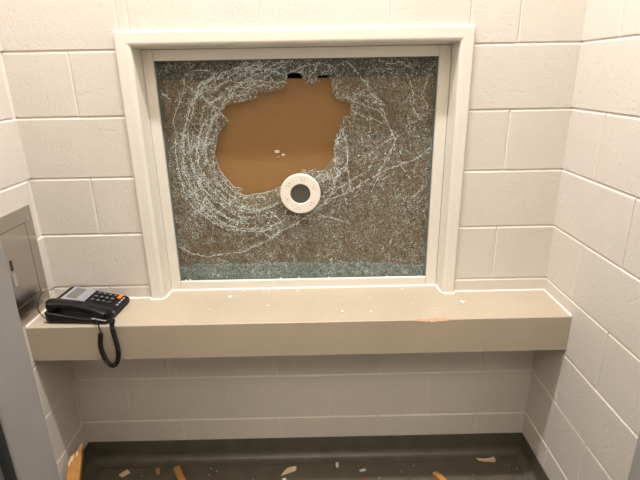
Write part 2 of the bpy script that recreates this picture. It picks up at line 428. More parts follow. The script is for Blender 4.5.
CRACKS = """100:1417,8356 1409,8285 1381,8223 1403,8166 1382,8069 1359,7998 1329,7917 1299,7891 1293,7825 1260,7738 1208,7696 1194,7644 1168,7551 1125,7515 1089,7433 1056,7369 1043,7340 998,7248 985,7190 955,7133 910,7045 885,6977 876,6901 912,6819 889,6772 908,6697 925,6618 956,6541 920,6469 919,6400 896,6348 883,6268 897,6177 851,6110 869,6054 836,5970 834,5909 829,5854 865,5799 859,5733 830,5639 870,5593 847,5535 864,5461 858,5366 873,5296 878,5262 884,5154 880,5092 919,5032 906,4952 943,4898 923,4812 929,4747 967,4676 953,4620 974,4571 981,4482 1021,4406 1042,4339 1023,4266 1050,4207 1094,4166 1154,4090 1156,4019 1200,3957 1235,3925 1267,3830 1348,3807 1399,3755 1443,3721 1487,3680 1522,3608 1559,3596 1636,3554 1667,3495 1741,3447 1797,3395 1845,3354 1883,3317 1976,3249 2040,3255 2090,3185 2164,3157 2230,3148 2255,3095 2343,3080 2411,3064 2452,2993 2551,2981 2619,2973 2686,2989 2759,2967 2828,2940 2889,2933 2968,2939 3020,2916 3071,2883 3166,2903 3248,2909 3288,2899 3385,2907 3424,2921 3529,2890 3587,2903 3668,2900 3716,2908 3809,2923 3836,2976 3931,3002 3974,3047 4051,3044 4118,3081 4157,3138 4224,3167 4276,3201 4339,3202 4415,3240 4482,3296 4554,3290 4602,3344 4674,3383 4739,3388 4794,3453 4870,3470
100:1466,8479 1558,8499 1611,8523 1661,8562 1733,8587 1792,8610 1881,8605 1935,8590 2018,8605 2082,8600 2126,8606 2225,8580 2298,8560 2352,8531 2423,8493 2482,8500 2544,8504 2622,8505 2681,8508 2792,8558 2852,8572 2925,8561 2976,8590 3042,8624 3116,8641 3156,8643 3246,8663 3310,8682 3365,8680 3438,8660 3527,8658 3571,8632 3640,8643 3736,8648 3780,8621 3864,8611 3914,8595 3971,8612 4059,8610 4111,8619 4189,8581 4232,8610 4337,8603 4387,8552 4432,8525 4503,8529 4597,8498 4632,8450 4705,8456 4779,8412
100:2472,8494 2432,8447 2383,8398 2303,8356 2224,8314 2172,8280 2100,8291 2049,8262 2005,8230 1942,8214 1923,8145 1882,8085 1860,8020 1823,7944 1809,7899 1749,7826 1755,7771 1706,7730 1709,7647 1671,7583 1639,7534 1621,7469 1609,7368 1621,7328 1578,7248 1562,7194 1523,7137 1531,7070 1501,7019 1452,6953 1444,6881 1387,6821 1395,6746 1357,6710 1353,6601 1353,6537 1360,6482 1335,6419 1346,6323 1353,6273 1357,6201 1349,6120 1349,6041 1366,5961 1332,5909 1353,5836 1361,5757 1348,5683 1376,5652 1376,5552 1391,5515 1375,5414 1402,5372 1406,5277 1423,5209 1426,5145 1434,5108 1463,5036 1457,4950 1483,4866 1487,4837 1528,4772 1536,4705 1583,4646 1595,4564 1604,4534 1669,4448 1689,4394 1710,4352 1724,4283 1748,4218 1778,4157 1829,4133 1863,4075 1901,4033 1945,3944 1987,3928 2046,3875 2079,3791 2119,3756
100:1563,8064 1642,8010 1662,7997 1708,7961 1767,7902 1834,7875 1861,7831 1917,7784 1962,7744 2020,7679 2065,7643 2129,7627 2191,7557 2258,7505 2276,7494 2358,7439 2410,7369 2457,7352 2498,7314 2515,7236 2558,7196 2616,7147 2649,7104 2710,7053 2718,6976 2778,6939
100:2484,7269 2455,7218 2412,7174 2357,7140 2337,7069 2267,7053 2217,6963 2185,6934 2178,6876 2137,6776 2099,6742 2072,6655 2040,6606 2009,6543 1983,6456 1993,6417 1961,6322 1940,6271 1948,6199 1935,6132 1885,6067 1906,6001 1915,5911 1907,5878 1898,5781 1904,5725 1918,5661 1931,5589 1938,5543 1965,5488 2001,5392 1995,5337 2023,5262 2056,5188 2059,5118 2107,5080 2142,5003 2161,4964 2165,4915 2230,4826 2264,4798 2280,4730 2313,4656 2370,4636 2406,4565 2456,4521 2532,4475 2551,4401 2586,4352 2676,4327 2698,4271 2753,4232 2842,4187 2894,4177 2947,4106 2988,4080
100:2328,7134 2273,7058 2173,7032 2137,7000 2061,6972 2028,6934 1963,6893 1913,6835 1872,6770 1829,6729 1808,6643 1776,6586 1740,6521 1708,6466 1695,6389 1694,6305 1667,6233 1669,6171 1643,6090 1629,6017 1606,5968 1611,5899 1614,5816 1633,5770 1625,5715 1616,5622 1612,5555 1613,5489 1612,5429 1634,5357 1669,5287 1696,5240 1692,5174 1705,5076 1758,5006 1735,4973 1770,4901 1829,4819 1851,4786 1893,4692 1930,4648 1959,4558 2015,4494 2030,4443 2116,4413 2151,4371 2207,4314 2227,4281 2258,4220 2336,4181 2371,4148 2427,4105 2483,4043 2541,4014 2584,3982 2647,3954 2731,3932 2795,3879 2845,3868 2892,3834 2948,3821 3049,3809 3116,3784 3167,3770 3255,3750 3312,3750 3367,3711 3425,3720 3518,3697 3572,3692 3653,3737 3718,3733 3791,3767 3849,3783 3915,3792 4017,3798 4087,3805 4132,3824 4202,3876 4279,3910 4361,3951 4418,3996 4488,4023 4528,4050 4599,4086
100:2804,7976 2873,7989 2927,7984 2988,7996 3053,8011 3089,8059 3189,8047 3221,8063 3319,8029 3388,8052 3445,8022 3491,8007 3574,8029 3650,8002 3732,8014 3800,8037 3850,8056 3959,8075 4002,8104 4083,8098 4160,8093 4241,8067 4296,8047 4347,8036 4440,8036 4492,8032
100:2153,7567 2201,7562 2257,7598 2325,7603 2406,7651 2468,7683 2524,7706 2585,7712 2651,7757 2690,7727 2761,7743 2858,7749 2926,7745 2983,7743 3054,7747 3096,7755 3188,7778 3245,7795 3336,7778 3404,7826 3480,7831 3525,7840 3599,7853
100:1615,7664 1653,7711 1725,7714 1772,7750 1835,7787 1895,7831 1965,7888 1995,7926 2075,7918 2153,7922 2195,7962 2248,7973 2342,7981 2399,7990 2472,8054 2499,8077 2568,8077 2625,8138 2697,8160 2745,8177 2817,8222 2897,8251 2943,8259 3025,8240 3096,8217 3140,8189 3223,8204 3300,8200 3351,8192 3439,8186 3482,8216 3560,8230 3610,8236 3679,8242 3747,8250 3834,8264 3882,8256 3970,8239 4020,8234 4105,8207 4171,8198 4247,8193 4311,8176 4364,8185 4444,8205 4484,8174 4577,8188 4630,8184 4697,8192 4770,8188
100:1927,8157 2000,8214 2082,8223 2158,8231 2204,8266 2262,8285 2333,8299 2417,8317 2466,8324 2567,8309 2629,8331 2690,8352
100:297,2605 317,2533 389,2509 458,2421 476,2389 555,2357 595,2315 664,2281 715,2224 777,2212 843,2157 863,2133 931,2103 981,2081 1054,2035 1105,2031 1170,2027 1242,2011 1301,1973 1393,1962 1444,1961 1497,1942 1577,1902 1635,1913 1713,1930 1774,1950 1854,1963 1895,1972 1978,1994 2030,1989 2112,1991 2159,2014 2227,2035 2292,2014 2369,2036 2451,2056 2493,2041 2569,2050 2632,2051 2710,2078 2773,2078 2843,2063 2911,2067 2942,2085 3004,2107 3081,2135 3132,2177 3214,2197 3254,2246 3299,2274 3375,2298 3450,2330 3514,2348 3588,2374 3635,2405 3714,2437 3770,2447 3845,2475 3923,2514 3969,2564 4011,2605 4077,2629 4120,2642 4178,2702 4238,2751 4291,2784 4379,2824 4436,2868 4490,2874 4538,2915 4597,2964 4671,2973 4710,2998 4796,3061 4831,3063 4895,3129 4954,3143 5050,3157 5105,3194 5165,3231 5201,3286 5272,3327 5333,3364 5391,3363 5421,3440 5505,3469 5569,3488 5620,3538 5649,3570 5742,3609 5793,3625 5837,3681
100:5802,3986 5877,4015 5942,4018 6012,4038 6083,4041 6139,4076 6210,4084 6275,4110 6336,4107 6405,4146 6483,4141 6526,4181 6597,4178 6646,4221 6732,4245 6768,4261 6832,4295 6896,4310 6971,4337 7042,4367 7080,4422 7134,4439 7211,4486 7266,4535 7327,4538 7357,4590 7407,4643 7477,4681 7530,4697 7619,4747 7679,4787 7737,4799 7798,4828 7873,4886 7923,4911 7995,4967 8060,4995 8112,5034 8165,5038 8253,5089 8311,5128 8367,5153 8432,5172 8508,5183 8573,5228 8646,5219 8685,5246 8737,5281 8826,5289 8889,5342 8959,5362 8990,5383 9068,5387 9140,5412 9205,5458 9249,5449 9329,5473 9362,5526 9430,5523 9485,5589 9526,5618 9569,5661 9647,5724 9690,5781 9715,5801 9789,5851 9852,5891 9881,5949
100:5373,3548 5422,3589 5473,3596 5534,3645 5610,3672 5670,3706 5730,3716 5793,3765 5833,3780 5909,3816 5964,3862 6022,3880 6081,3917 6178,3945 6219,3972 6298,4029 6358,4051
100:6681,6644 6701,6553 6733,6518 6760,6453 6794,6373 6817,6332 6843,6267 6871,6182 6875,6112 6894,6059 6893,5955 6932,5912 6923,5838 6903,5763 6942,5700 6939,5644 6927,5561 6916,5517 6916,5437 6923,5376 6899,5291 6917,5229 6851,5174 6810,5131 6745,5045 6674,5015 6625,4959 6554,4902 6473,4867
100:6513,6216 6571,6187 6596,6098 6644,6077 6714,5989 6745,5959 6827,5915 6866,5884 6897,5810 6918,5742 6931,5663 6941,5580
100:6442,5525 6478,5465 6493,5381 6493,5298 6506,5248 6563,5186 6608,5102 6643,5057 6690,5008
100:6714,6536 6665,6466 6663,6403 6632,6333 6596,6287 6563,6220 6566,6171 6539,6085 6544,6023 6524,5942 6478,5885 6462,5810 6482,5748 6508,5670 6513,5596 6546,5541 6556,5458 6548,5408
100:6886,5208 6917,5169 6927,5077 6976,4995 6970,4918 6968,4860 6996,4770 7004,4709 7017,4624 7005,4577 6988,4513 6937,4447 6902,4392 6890,4325 6835,4267
100:6688,5016 6639,4952 6568,4921 6538,4872 6480,4823 6449,4746 6411,4674 6369,4641 6335,4557 6283,4489 6259,4451 6208,4392 6147,4356 6104,4282
100:5338,8508 5393,8474 5445,8409 5531,8383 5596,8344 5649,8371 5733,8454 5791,8482 5839,8539 5847,8618 5893,8688 5909,8758 5954,8812 5978,8879 6033,8957
100:6328,8500 6369,8515 6451,8598 6490,8630 6560,8678 6596,8726 6654,8742 6726,8756 6797,8808 6882,8803 6914,8790 6993,8721 7014,8698 7073,8646 7153,8584 7167,8546 7199,8491 7261,8437 7308,8395 7342,8350 7376,8266 7433,8209 7510,8181 7545,8109
100:7562,8104 7588,8062 7613,7993 7638,7892 7651,7837 7688,7785 7774,7730 7846,7683 7907,7648 7967,7619 7998,7559 8077,7486 8106,7442 8176,7379
100:7404,7708 7472,7707 7550,7682 7604,7657 7694,7647 7728,7614 7796,7544 7866,7502 7884,7449 7958,7447 8037,7415
100:7565,7537 7607,7517 7692,7456 7762,7404 7817,7476 7892,7532 7933,7562 7861,7629 7798,7663 7741,7725 7646,7722 7551,7687
100:8056,7399 8083,7356 8100,7274 8106,7246 8148,7193 8202,7114 8206,7048 8223,6990 8261,6902 8256,6836 8279,6765 8320,6727 8357,6659 8427,6589 8465,6521 8469,6458 8492,6411 8550,6363 8558,6280 8583,6233 8632,6182
100:8634,6161 8587,6129 8564,6044 8560,5985 8529,5925 8505,5883 8455,5812 8446,5762 8402,5693 8352,5628 8322,5581 8312,5518 8256,5435 8250,5375 8205,5297 8184,5251 8131,5191 8101,5125 8079,5066 8049,4994 8026,4946
100:7089,7233 7128,7203 7174,7154 7243,7128 7322,7092 7361,7064 7435,7017 7500,7004 7542,6978 7613,6976 7690,6968 7781,6949 7845,6908 7887,6895 7967,6834 8023,6827 8075,6791 8158,6741
100:7919,8848 8004,8794 8061,8784 8142,8778 8220,8732 8277,8733 8328,8713 8397,8713 8474,8720 8556,8713 8598,8757 8680,8764 8730,8748 8804,8731 8860,8664 8917,8656 8994,8591 9033,8588 9107,8539 9156,8497
100:9021,8180 9052,8115 9075,8033 9108,7982 9102,7925 9128,7839 9158,7770 9182,7727 9163,7676 9185,7572 9200,7507 9191,7463 9209,7394
100:569,8022 620,7940 654,7887 705,7851 747,7787 800,7736 860,7672
100:6848,7640 6947,7618 7007,7565 7054,7559 7106,7543 7165,7487 7234,7493 7283,7458 7334,7447 7431,7386 7480,7403 7537,7346 7608,7343 7654,7303 7712,7314 7785,7281 7854,7253 7922,7246 7953,7222 7998,7165 8080,7127 8099,7080 8138,7020 8208,6940 8231,6910 8307,6843 8331,6806
100:4811,8428 4862,8456 4949,8485 4994,8507 5049,8524 5139,8548 5191,8578 5269,8619 5308,8647 5398,8654 5442,8680 5535,8679 5576,8708 5650,8721 5732,8716 5793,8725 5863,8762 5933,8754 6005,8791 6056,8757 6158,8739 6203,8707 6295,8706 6341,8669 6431,8669
100:1132,3548 1189,3580 1233,3635 1307,3669 1345,3725 1393,3771 1429,3792 1505,3829 1560,3886 1659,3924 1733,3954
100:1041,4188 1099,4254 1156,4274 1174,4338 1235,4352 1313,4422 1372,4368 1434,4345 1486,4334 1547,4297
100:3646,2905 3726,2877 3787,2810 3845,2775 3886,2754 3966,2713 4014,2668 4079,2687 4129,2728 4179,2761 4264,2776 4309,2847 4394,2846 4437,2894
100:5925,3506 5982,3458 6044,3437 6116,3417 6178,3401 6259,3392 6335,3394 6375,3372 6467,3325 6539,3289 6586,3288 6675,3271 6732,3235 6798,3198
100:990,6582 1039,6534 1133,6510 1180,6499 1268,6441 1293,6365 1345,6301 1355,6246
100:4578,4105 4648,4052 4708,4001 4788,3979 4821,3944 4896,3906 4838,3840 4814,3793 4747,3751 4717,3699 4647,3670 4608,3605 4577,3553
32:4047,3873 3971,3849 3880,3802 3809,3779 3742,3773 3652,3780 3557,3778 3493,3784 3419,3794 3326,3781 3265,3783 3174,3811 3084,3806 3034,3832 2950,3875 2887,3907
34:1084,6383 1127,6471 1165,6542 1204,6642 1262,6703 1286,6766 1335,6830 1334,6921 1349,7009 1366,7053 1378,7140 1404,7202 1460,7275 1505,7341 1518,7393 1559,7470 1591,7547 1620,7613 1626,7671 1680,7741 1712,7815 1757,7860 1804,7919 1855,8011 1900,8053 1938,8103 2013,8138 2068,8189 2112,8230 2177,8290 2224,8347 2319,8372 2397,8397 2472,8399
38:2800,3072 2748,3065 2679,3088 2577,3091 2515,3094 2462,3131 2409,3160 2331,3205 2247,3212 2233,3278 2184,3310 2135,3371 2071,3428 2014,3475 1954,3500 1874,3530 1815,3565 1771,3587 1711,3651 1668,3681 1600,3746 1558,3796 1544,3843 1478,3929 1468,3978 1428,4039 1381,4100 1361,4151 1316,4185 1261,4261 1248,4301 1216,4390 1150,4442 1147,4488 1114,4546 1081,4634 1053,4681 1017,4747 990,4795 957,4862 939,4910 899,4975 888,5053 870,5107 871,5186
41:4378,3687 4303,3671 4249,3668 4162,3646 4099,3603 4017,3584 3945,3567 3894,3548 3800,3539 3747,3501 3649,3490 3566,3500 3510,3495 3432,3485 3348,3480 3261,3468 3206,3476 3152,3461 3089,3438 3004,3444 2939,3492 2868,3519 2796,3547
52:3067,8241 3149,8297 3230,8327 3268,8359 3342,8381 3412,8393 3481,8444 3564,8505 3678,8514 3757,8544
56:1804,7920 1849,7958 1919,8011 1980,8043 2061,8084 2089,8161 2136,8227 2207,8247 2279,8287 2336,8323 2422,8337 2480,8363 2559,8400 2617,8453 2677,8480 2733,8534 2805,8527 2858,8552 2953,8567 3014,8625 3069,8632 3117,8683
53:3077,8358 3178,8373 3247,8418 3363,8448 3435,8474 3506,8528 3569,8560 3681,8563 3770,8556 3858,8590 3946,8633 4039,8687 4108,8728 4180,8754 4221,8780 4274,8802 4382,8846 4466,8867
43:1817,3396 1786,3445 1719,3476 1632,3552 1597,3581 1534,3652 1506,3719 1471,3805 1407,3865 1391,3925 1333,4008 1327,4064 1273,4130 1224,4225 1213,4272 1152,4332 1126,4410 1103,4477 1064,4565 1021,4617 1008,4697
47:3288,8113 3330,8180 3397,8211 3457,8286 3548,8343 3635,8335 3697,8336 3767,8393 3843,8446 3929,8480 3978,8495 4058,8542 4156,8570 4213,8601 4260,8636 4304,8695 4406,8724 4498,8758 4555,8780 4623,8822 4683,8859 4735,8878 4814,8873 4875,8882
40:3881,4193 3783,4212 3698,4200 3631,4209 3560,4185 3503,4161 3404,4185 3298,4198 3213,4210 3159,4215 3102,4224 3039,4245 2980,4307 2953,4354 2882,4382 2769,4423 2734,4507 2702,4543 2681,4589 2609,4667 2512,4706 2487,4820 2442,4877 2363,4942 2311,5020
54:4108,4054 4024,4019 3963,3972 3887,3968 3835,3953 3760,3931 3689,3932 3650,3936 3569,3922 3494,3906 3424,3887 3333,3877 3264,3876 3217,3893 3137,3894 3059,3913 3008,3957 2943,3978 2888,4027 2851,4070 2799,4076 2727,4125 2654,4128 2571,4170 2513,4168 2459,4235 2409,4259 2353,4331 2327,4373 2272,4408 2227,4475
62:1964,3629 1924,3678 1880,3742 1817,3798 1783,3821 1727,3872 1676,3954 1662,3986 1625,4049 1570,4110 1534,4127 1484,4177 1423,4230 1412,4288 1384,4345 1322,4429 1300,4474 1279,4553 1249,4612 1236,4662 1218,4738 1199,4779 1199,4848 1189,4926 1175,4995 1133,5079 1091,5143 1067,5206 1079,5285 1073,5343 1060,5419 1068,5505 1066,5590 1083,5668 1066,5735 1093,5820 1110,5932 1125,6005
35:3516,3225 3448,3220 3389,3222 3321,3210 3267,3218 3195,3214 3122,3216 3062,3214 2975,3216 2905,3241 2852,3271 2794,3298 2749,3325 2660,3346 2607,3380 2549,3386 2467,3420 2428,3473 2399,3541 2352,3569 2285,3645 2221,3677 2167,3708 2107,3728 2052,3742 2008,3817 1955,3881 1914,3923 1891,3965 1831,4000 1777,4062 1737,4095 1701,4132 1654,4190 1611,4246 1590,4324 1550,4384 1534,4432 1481,4498 1439,4560 1430,4602 1393,4646 1394,4731 1367,4786 1343,4852
59:1548,7196 1605,7291 1640,7361 1652,7411 1670,7513 1681,7569 1710,7677 1756,7736 1797,7772 1865,7849 1904,7902 1964,7979 1997,8019 2057,8072 2120,8133 2165,8203 2223,8234 2287,8301 2381,8316 2467,8342 2526,8376 2596,8401 2677,8440 2733,8468 2818,8486
68:1877,6513 1898,6572 1961,6606 2000,6689 2036,6726 2112,6779 2146,6827 2203,6902 2225,7005 2271,7055 2324,7140
66:3761,3734 3665,3708 3621,3686 3530,3653 3470,3658 3409,3641 3309,3636 3262,3644 3168,3637 3137,3656 3080,3706 3014,3739 2946,3753
33:2788,3654 2730,3701 2675,3766 2618,3826 2552,3839 2467,3879 2369,3899 2310,3979 2272,4029 2214,4084 2161,4165 2133,4210 2098,4299 2039,4372 1994,4429 1931,4475 1884,4546 1829,4601 1774,4672 1740,4730 1719,4818 1709,4911 1660,4979 1654,5057 1638,5103 1639,5197 1614,5278 1614,5374 1594,5423 1568,5523 1566,5582
34:1145,6740 1203,6832 1230,6884 1261,6940 1303,7016 1358,7081 1374,7122 1399,7200 1414,7277 1427,7349 1445,7408 1480,7467 1495,7534
37:3772,3716 3704,3681 3641,3682 3569,3647 3528,3644 3445,3653 3402,3622 3321,3640 3268,3611 3172,3648 3082,3686 3012,3690 2929,3708 2860,3744 2771,3742 2723,3796 2645,3872 2580,3909 2522,3972 2431,3999 2375,4075 2315,4114 2279,4184 2213,4239
34:3888,4219 3785,4212 3698,4196 3617,4157 3558,4138 3472,4112 3394,4170 3338,4197 3243,4197 3172,4206 3114,4215 3044,4273 2974,4304 2899,4367 2823,4395 2766,4484 2724,4588 2660,4626 2576,4654 2563,4734 2559,4783 2541,4866 2463,4922 2414,4991 2403,5084 2370,5161
60:2053,4093 2023,4169 1973,4209 1957,4274 1901,4341 1860,4360 1828,4431 1756,4462 1714,4534 1695,4565 1665,4648 1610,4687 1576,4759 1565,4835 1560,4890 1551,4969 1564,5024 1525,5125 1497,5176 1448,5268
46:1470,7527 1493,7600 1509,7695 1531,7765 1596,7810 1652,7882 1718,7940 1766,8008 1844,8050 1869,8116 1954,8172 2041,8212 2105,8242
31:3328,7884 3399,7897 3505,7911 3539,7959 3630,8019 3673,8057 3750,8106
57:2190,7389 2206,7451 2271,7508 2291,7569 2356,7595 2414,7639 2465,7679 2550,7723 2627,7741 2700,7784
68:3651,8557 3733,8583 3764,8605 3828,8616 3912,8659 3961,8674 4012,8670 4075,8728 4137,8760 4211,8804
46:1912,7900 1954,7943 2004,7999 2068,8036 2126,8096 2225,8128 2283,8143 2333,8172 2403,8229 2453,8274 2529,8302 2567,8321 2656,8362 2698,8401 2756,8448 2818,8461 2870,8492 2933,8487 3031,8503 3077,8553 3158,8614 3258,8657 3356,8681 3397,8707 3449,8768 3510,8823 3580,8840 3677,8894
56:2312,6626 2349,6693 2367,6754 2354,6822 2359,6907 2379,6971 2422,7062 2421,7124 2458,7218 2483,7269 2524,7366 2540,7432 2599,7479 2653,7549 2710,7588 2770,7650 2833,7683 2903,7730 2964,7786 3025,7831 3081,7869
32:1195,5048 1168,5155 1146,5213 1140,5317 1102,5377 1102,5481 1085,5569 1068,5638 1059,5718 1050,5812 1066,5891 1089,5935 1109,6018 1123,6079 1138,6145 1151,6230 1162,6336 1158,6418 1175,6487 1206,6580 1212,6615 1262,6699 1298,6740 1295,6782 1343,6885 1375,6955 1397,7035 1420,7118 1413,7178 1435,7279 1466,7326 1510,7407 1538,7464 1560,7557 1569,7629 1596,7704
58:1682,6368 1718,6438 1758,6498 1781,6592 1805,6623 1831,6720 1853,6763 1858,6840 1855,6912 1859,6982 1883,7049 1914,7119 1917,7166 1942,7226 1957,7297 1963,7375 1998,7451 2043,7493 2076,7562
62:2849,3221 2789,3273 2726,3300 2641,3345 2576,3396 2481,3418 2409,3470 2366,3502 2294,3544 2199,3594 2157,3668 2064,3705 2012,3756 1969,3794 1879,3828 1840,3849 1770,3886 1704,3942 1652,4013 1609,4080 1560,4121 1553,4185 1503,4264 1475,4308 1444,4374 1372,4432 1335,4528 1305,4613 1284,4691 1232,4760 1228,4820 1165,4926 1161,4977 1140,5053 1080,5140 1074,5224
35:1978,7397 2033,7470 2084,7545 2131,7619 2174,7722 2234,7786 2260,7878 2346,7909 2393,7932 2444,7996 2525,8033 2573,8114
44:3589,7998 3649,7974 3720,7974 3806,8028 3839,8086 3890,8101 3982,8091 4027,8100 4094,8137 4188,8162 4236,8176
40:2312,7995 2393,8018 2431,8049 2499,8088 2548,8104 2622,8151 2671,8160 2763,8215 2853,8266 2943,8279 3003,8345 3091,8361 3182,8428 3257,8461 3349,8492 3415,8525 3480,8590 3564,8641 3634,8668 3731,8714 3823,8724 3912,8776 3983,8816
46:1858,5403 1853,5464 1851,5525 1875,5581 1825,5680 1802,5767 1799,5835 1807,5907 1816,5980 1848,6020 1834,6094 1871,6152 1892,6222 1951,6270 1975,6340 2007,6448 2006,6514 2068,6589 2109,6681 2141,6737 2186,6800 2224,6847 2231,6916 2235,6980 2276,7078 2331,7141
43:3558,8370 3645,8401 3734,8425 3827,8419 3893,8397 3995,8443 4061,8476 4126,8528 4216,8577 4277,8616 4349,8651 4377,8712 4437,8754 4525,8760 4591,8791 4649,8805 4710,8815 4780,8827 4837,8812 4904,8826 4972,8833
50:1680,4513 1632,4587 1614,4673 1602,4752 1559,4837 1534,4901 1504,4970 1486,5050 1447,5095 1399,5171 1369,5259 1371,5317 1361,5416 1337,5461 1335,5569 1319,5623 1333,5713 1344,5802 1380,5875 1372,5958 1384,6021 1371,6088 1424,6158 1433,6238 1487,6319 1491,6371 1512,6460 1502,6524 1574,6587 1595,6652 1639,6717
33:2415,4461 2367,4510 2346,4588 2278,4636 2258,4675 2190,4752 2158,4781 2115,4871 2107,4907 2070,4976 2028,5050 1996,5102 1934,5150 1952,5210 1933,5311 1934,5375 1931,5431 1898,5509 1873,5552 1861,5637 1870,5688 1894,5759 1905,5819 1895,5892 1914,5980 1873,6069 1860,6146 1886,6227 1935,6280 1967,6348
67:2267,5069 2223,5120 2183,5206 2139,5259 2162,5351 2156,5416 2156,5484 2154,5555 2166,5641 2179,5725
70:2564,7293 2603,7384 2660,7436 2709,7473 2795,7564 2844,7601 2892,7646 2983,7694 3047,7747 3147,7770 3209,7788
60:3243,3852 3169,3861 3096,3851 3020,3867 2946,3900 2875,3909 2807,3923 2762,3960 2701,4017 2636,4060 2590,4102 2519,4125 2478,4187 2416,4213 2394,4261 2337,4315 2298,4376 2229,4431 2196,4470 2152,4551 2086,4585 2065,4627 2025,4699 1972,4747 1920,4816 1896,4848 1859,4917 1835,4979 1792,5038 1781,5117 1730,5160
58:2624,7524 2657,7595 2703,7659 2766,7677 2861,7711 2908,7763 2976,7808 3042,7838 3140,7891 3213,7890 3282,7903 3373,7929 3432,7945 3466,7994 3540,8060 3604,8078 3659,8109 3742,8140 3785,8182
35:2264,5026 2245,5073 2179,5150 2141,5182 2134,5255 2110,5324 2104,5406 2090,5479 2088,5569 2077,5628
43:4275,3521 4228,3476 4130,3464 4074,3436 3985,3429 3938,3437 3841,3467 3762,3450 3705,3460 3632,3455 3534,3447 3477,3424 3389,3414 3296,3440 3230,3456 3138,3455 3085,3459 2978,3460 2915,3482 2851,3525 2785,3552 2711,3585 2629,3654 2580,3692 2527,3747 2465,3793 2412,3864 2346,3902 2282,3957 2244,3988 2168,4035
62:1609,5500 1574,5568 1563,5638 1570,5727 1580,5788 1586,5884 1577,5952 1603,6023 1655,6087 1701,6152 1720,6237 1707,6298 1736,6359 1735,6448 1751,6512 1778,6581 1832,6646 1860,6685 1902,6744 1897,6860 1925,6947 1992,7000 2032,7036 2059,7096 2090,7172 2115,7284 2121,7364 2165,7454
50:2322,7541 2358,7591 2391,7633 2470,7689 2523,7705 2563,7771 2603,7812 2700,7863 2746,7919 2835,7975 2907,8030
51:3469,8457 3559,8475 3645,8526 3737,8517 3816,8557 3887,8593 3975,8625 4042,8666 4094,8708 4151,8743
48:3015,3603 2916,3616 2827,3643 2756,3664 2680,3686 2590,3713 2546,3748 2462,3786 2407,3842 2314,3906 2266,3955 2200,4000 2137,4044 2063,4115 2017,4188 1976,4226 1909,4299 1848,4358 1806,4415 1741,4490 1709,4542 1667,4619 1644,4673 1612,4777 1597,4861 1560,4944 1553,4991 1506,5066 1499,5173 1477,5233 1466,5307 1461,5401 1426,5465 1419,5544
31:1111,5964 1090,6035 1076,6074 1090,6158 1086,6226 1106,6297 1167,6352 1195,6433 1221,6504 1257,6579 1257,6620 1271,6715 1302,6767
33:1811,7567 1837,7646 1915,7687 1950,7748 1975,7824 2041,7869 2076,7922 2129,7974 2184,8014 2256,8052 2292,8114 2381,8141 2428,8172 2484,8213 2541,8274 2570,8312 2662,8344 2734,8344 2824,8364 2876,8391 2902,8454 2952,8485 3014,8519 3074,8560 3146,8590 3200,8614 3263,8614 3328,8626 3377,8690 3447,8721 3498,8768 3542,8781 3612,8803 3671,8832
37:2810,8246 2880,8260 2921,8248 2988,8289 3075,8309 3149,8343 3225,8395 3315,8417 3371,8469 3485,8478 3539,8532 3602,8597 3696,8650 3757,8661 3833,8705 3923,8762 4021,8773 4099,8801
60:2776,8303 2874,8363 2962,8414 3033,8431 3147,8490 3210,8541 3290,8566 3386,8616 3485,8608 3543,8673 3633,8685 3729,8742 3811,8770
61:2053,8135 2115,8187 2194,8215 2258,8250 2293,8281 2360,8336 2425,8394 2529,8385 2585,8411 2688,8444 2724,8457 2803,8496 2861,8502 2929,8532 2984,8593 3044,8607 3126,8641 3161,8646 3229,8670 3292,8725 3342,8751 3389,8808 3451,8822 3535,8867 3585,8890
57:2981,8484 3085,8497 3131,8489 3211,8504 3309,8533 3387,8573 3448,8620 3537,8660 3629,8684 3730,8709 3799,8740 3899,8742 3977,8773 4072,8798 4148,8833 4185,8848 4259,8884
34:3293,8461 3405,8502 3471,8520 3541,8586 3556,8637 3610,8688 3690,8711 3803,8752 3859,8784 3919,8811 3967,8844
64:4146,3136 4083,3121 4021,3114 3958,3117 3880,3104 3812,3076 3734,3045 3674,3020 3575,3020 3512,3019 3432,3033 3389,3029 3301,3005 3220,3023 3157,3017 3099,3025 2996,3034 2952,3030 2868,3043 2776,3071 2731,3075 2642,3106 2588,3117 2511,3124 2414,3160 2348,3171 2269,3205 2214,3229 2123,3255 2079,3306 2019,3348 1958,3393 1928,3434 1856,3489 1820,3568 1745,3609 1700,3646 1641,3727 1618,3784 1561,3816 1525,3887
40:1431,4429 1424,4483 1423,4537 1393,4612 1398,4684 1377,4765 1388,4819 1390,4926 1383,4999 1359,5061 1374,5126 1368,5212 1348,5304 1332,5360
54:2984,3312 2936,3328 2831,3327 2763,3366 2684,3369 2616,3399 2567,3403 2494,3461 2439,3466 2354,3511 2323,3558 2259,3589 2175,3638 2116,3679 2076,3724 2040,3756 1979,3810 1918,3871 1854,3930 1826,3982 1763,4019
66:2941,8067 3011,8051 3101,8084 3171,8060 3233,8108 3299,8139 3381,8179 3454,8185 3520,8251 3558,8254 3659,8290 3741,8303 3793,8313 3871,8353 3945,8370 4033,8365 4073,8400 4169,8447 4216,8508 4314,8545 4381,8611 4477,8621 4558,8662 4644,8677 4730,8669 4816,8700
63:4354,3029 4265,3014 4207,3002 4153,2979 4084,2988 3998,2970 3925,2941 3856,2919 3794,2914 3733,2912 3671,2939 3603,2956 3549,2983 3481,2962 3396,2956 3336,2970 3262,2956 3184,2929 3119,2932 3032,2946 2963,2921
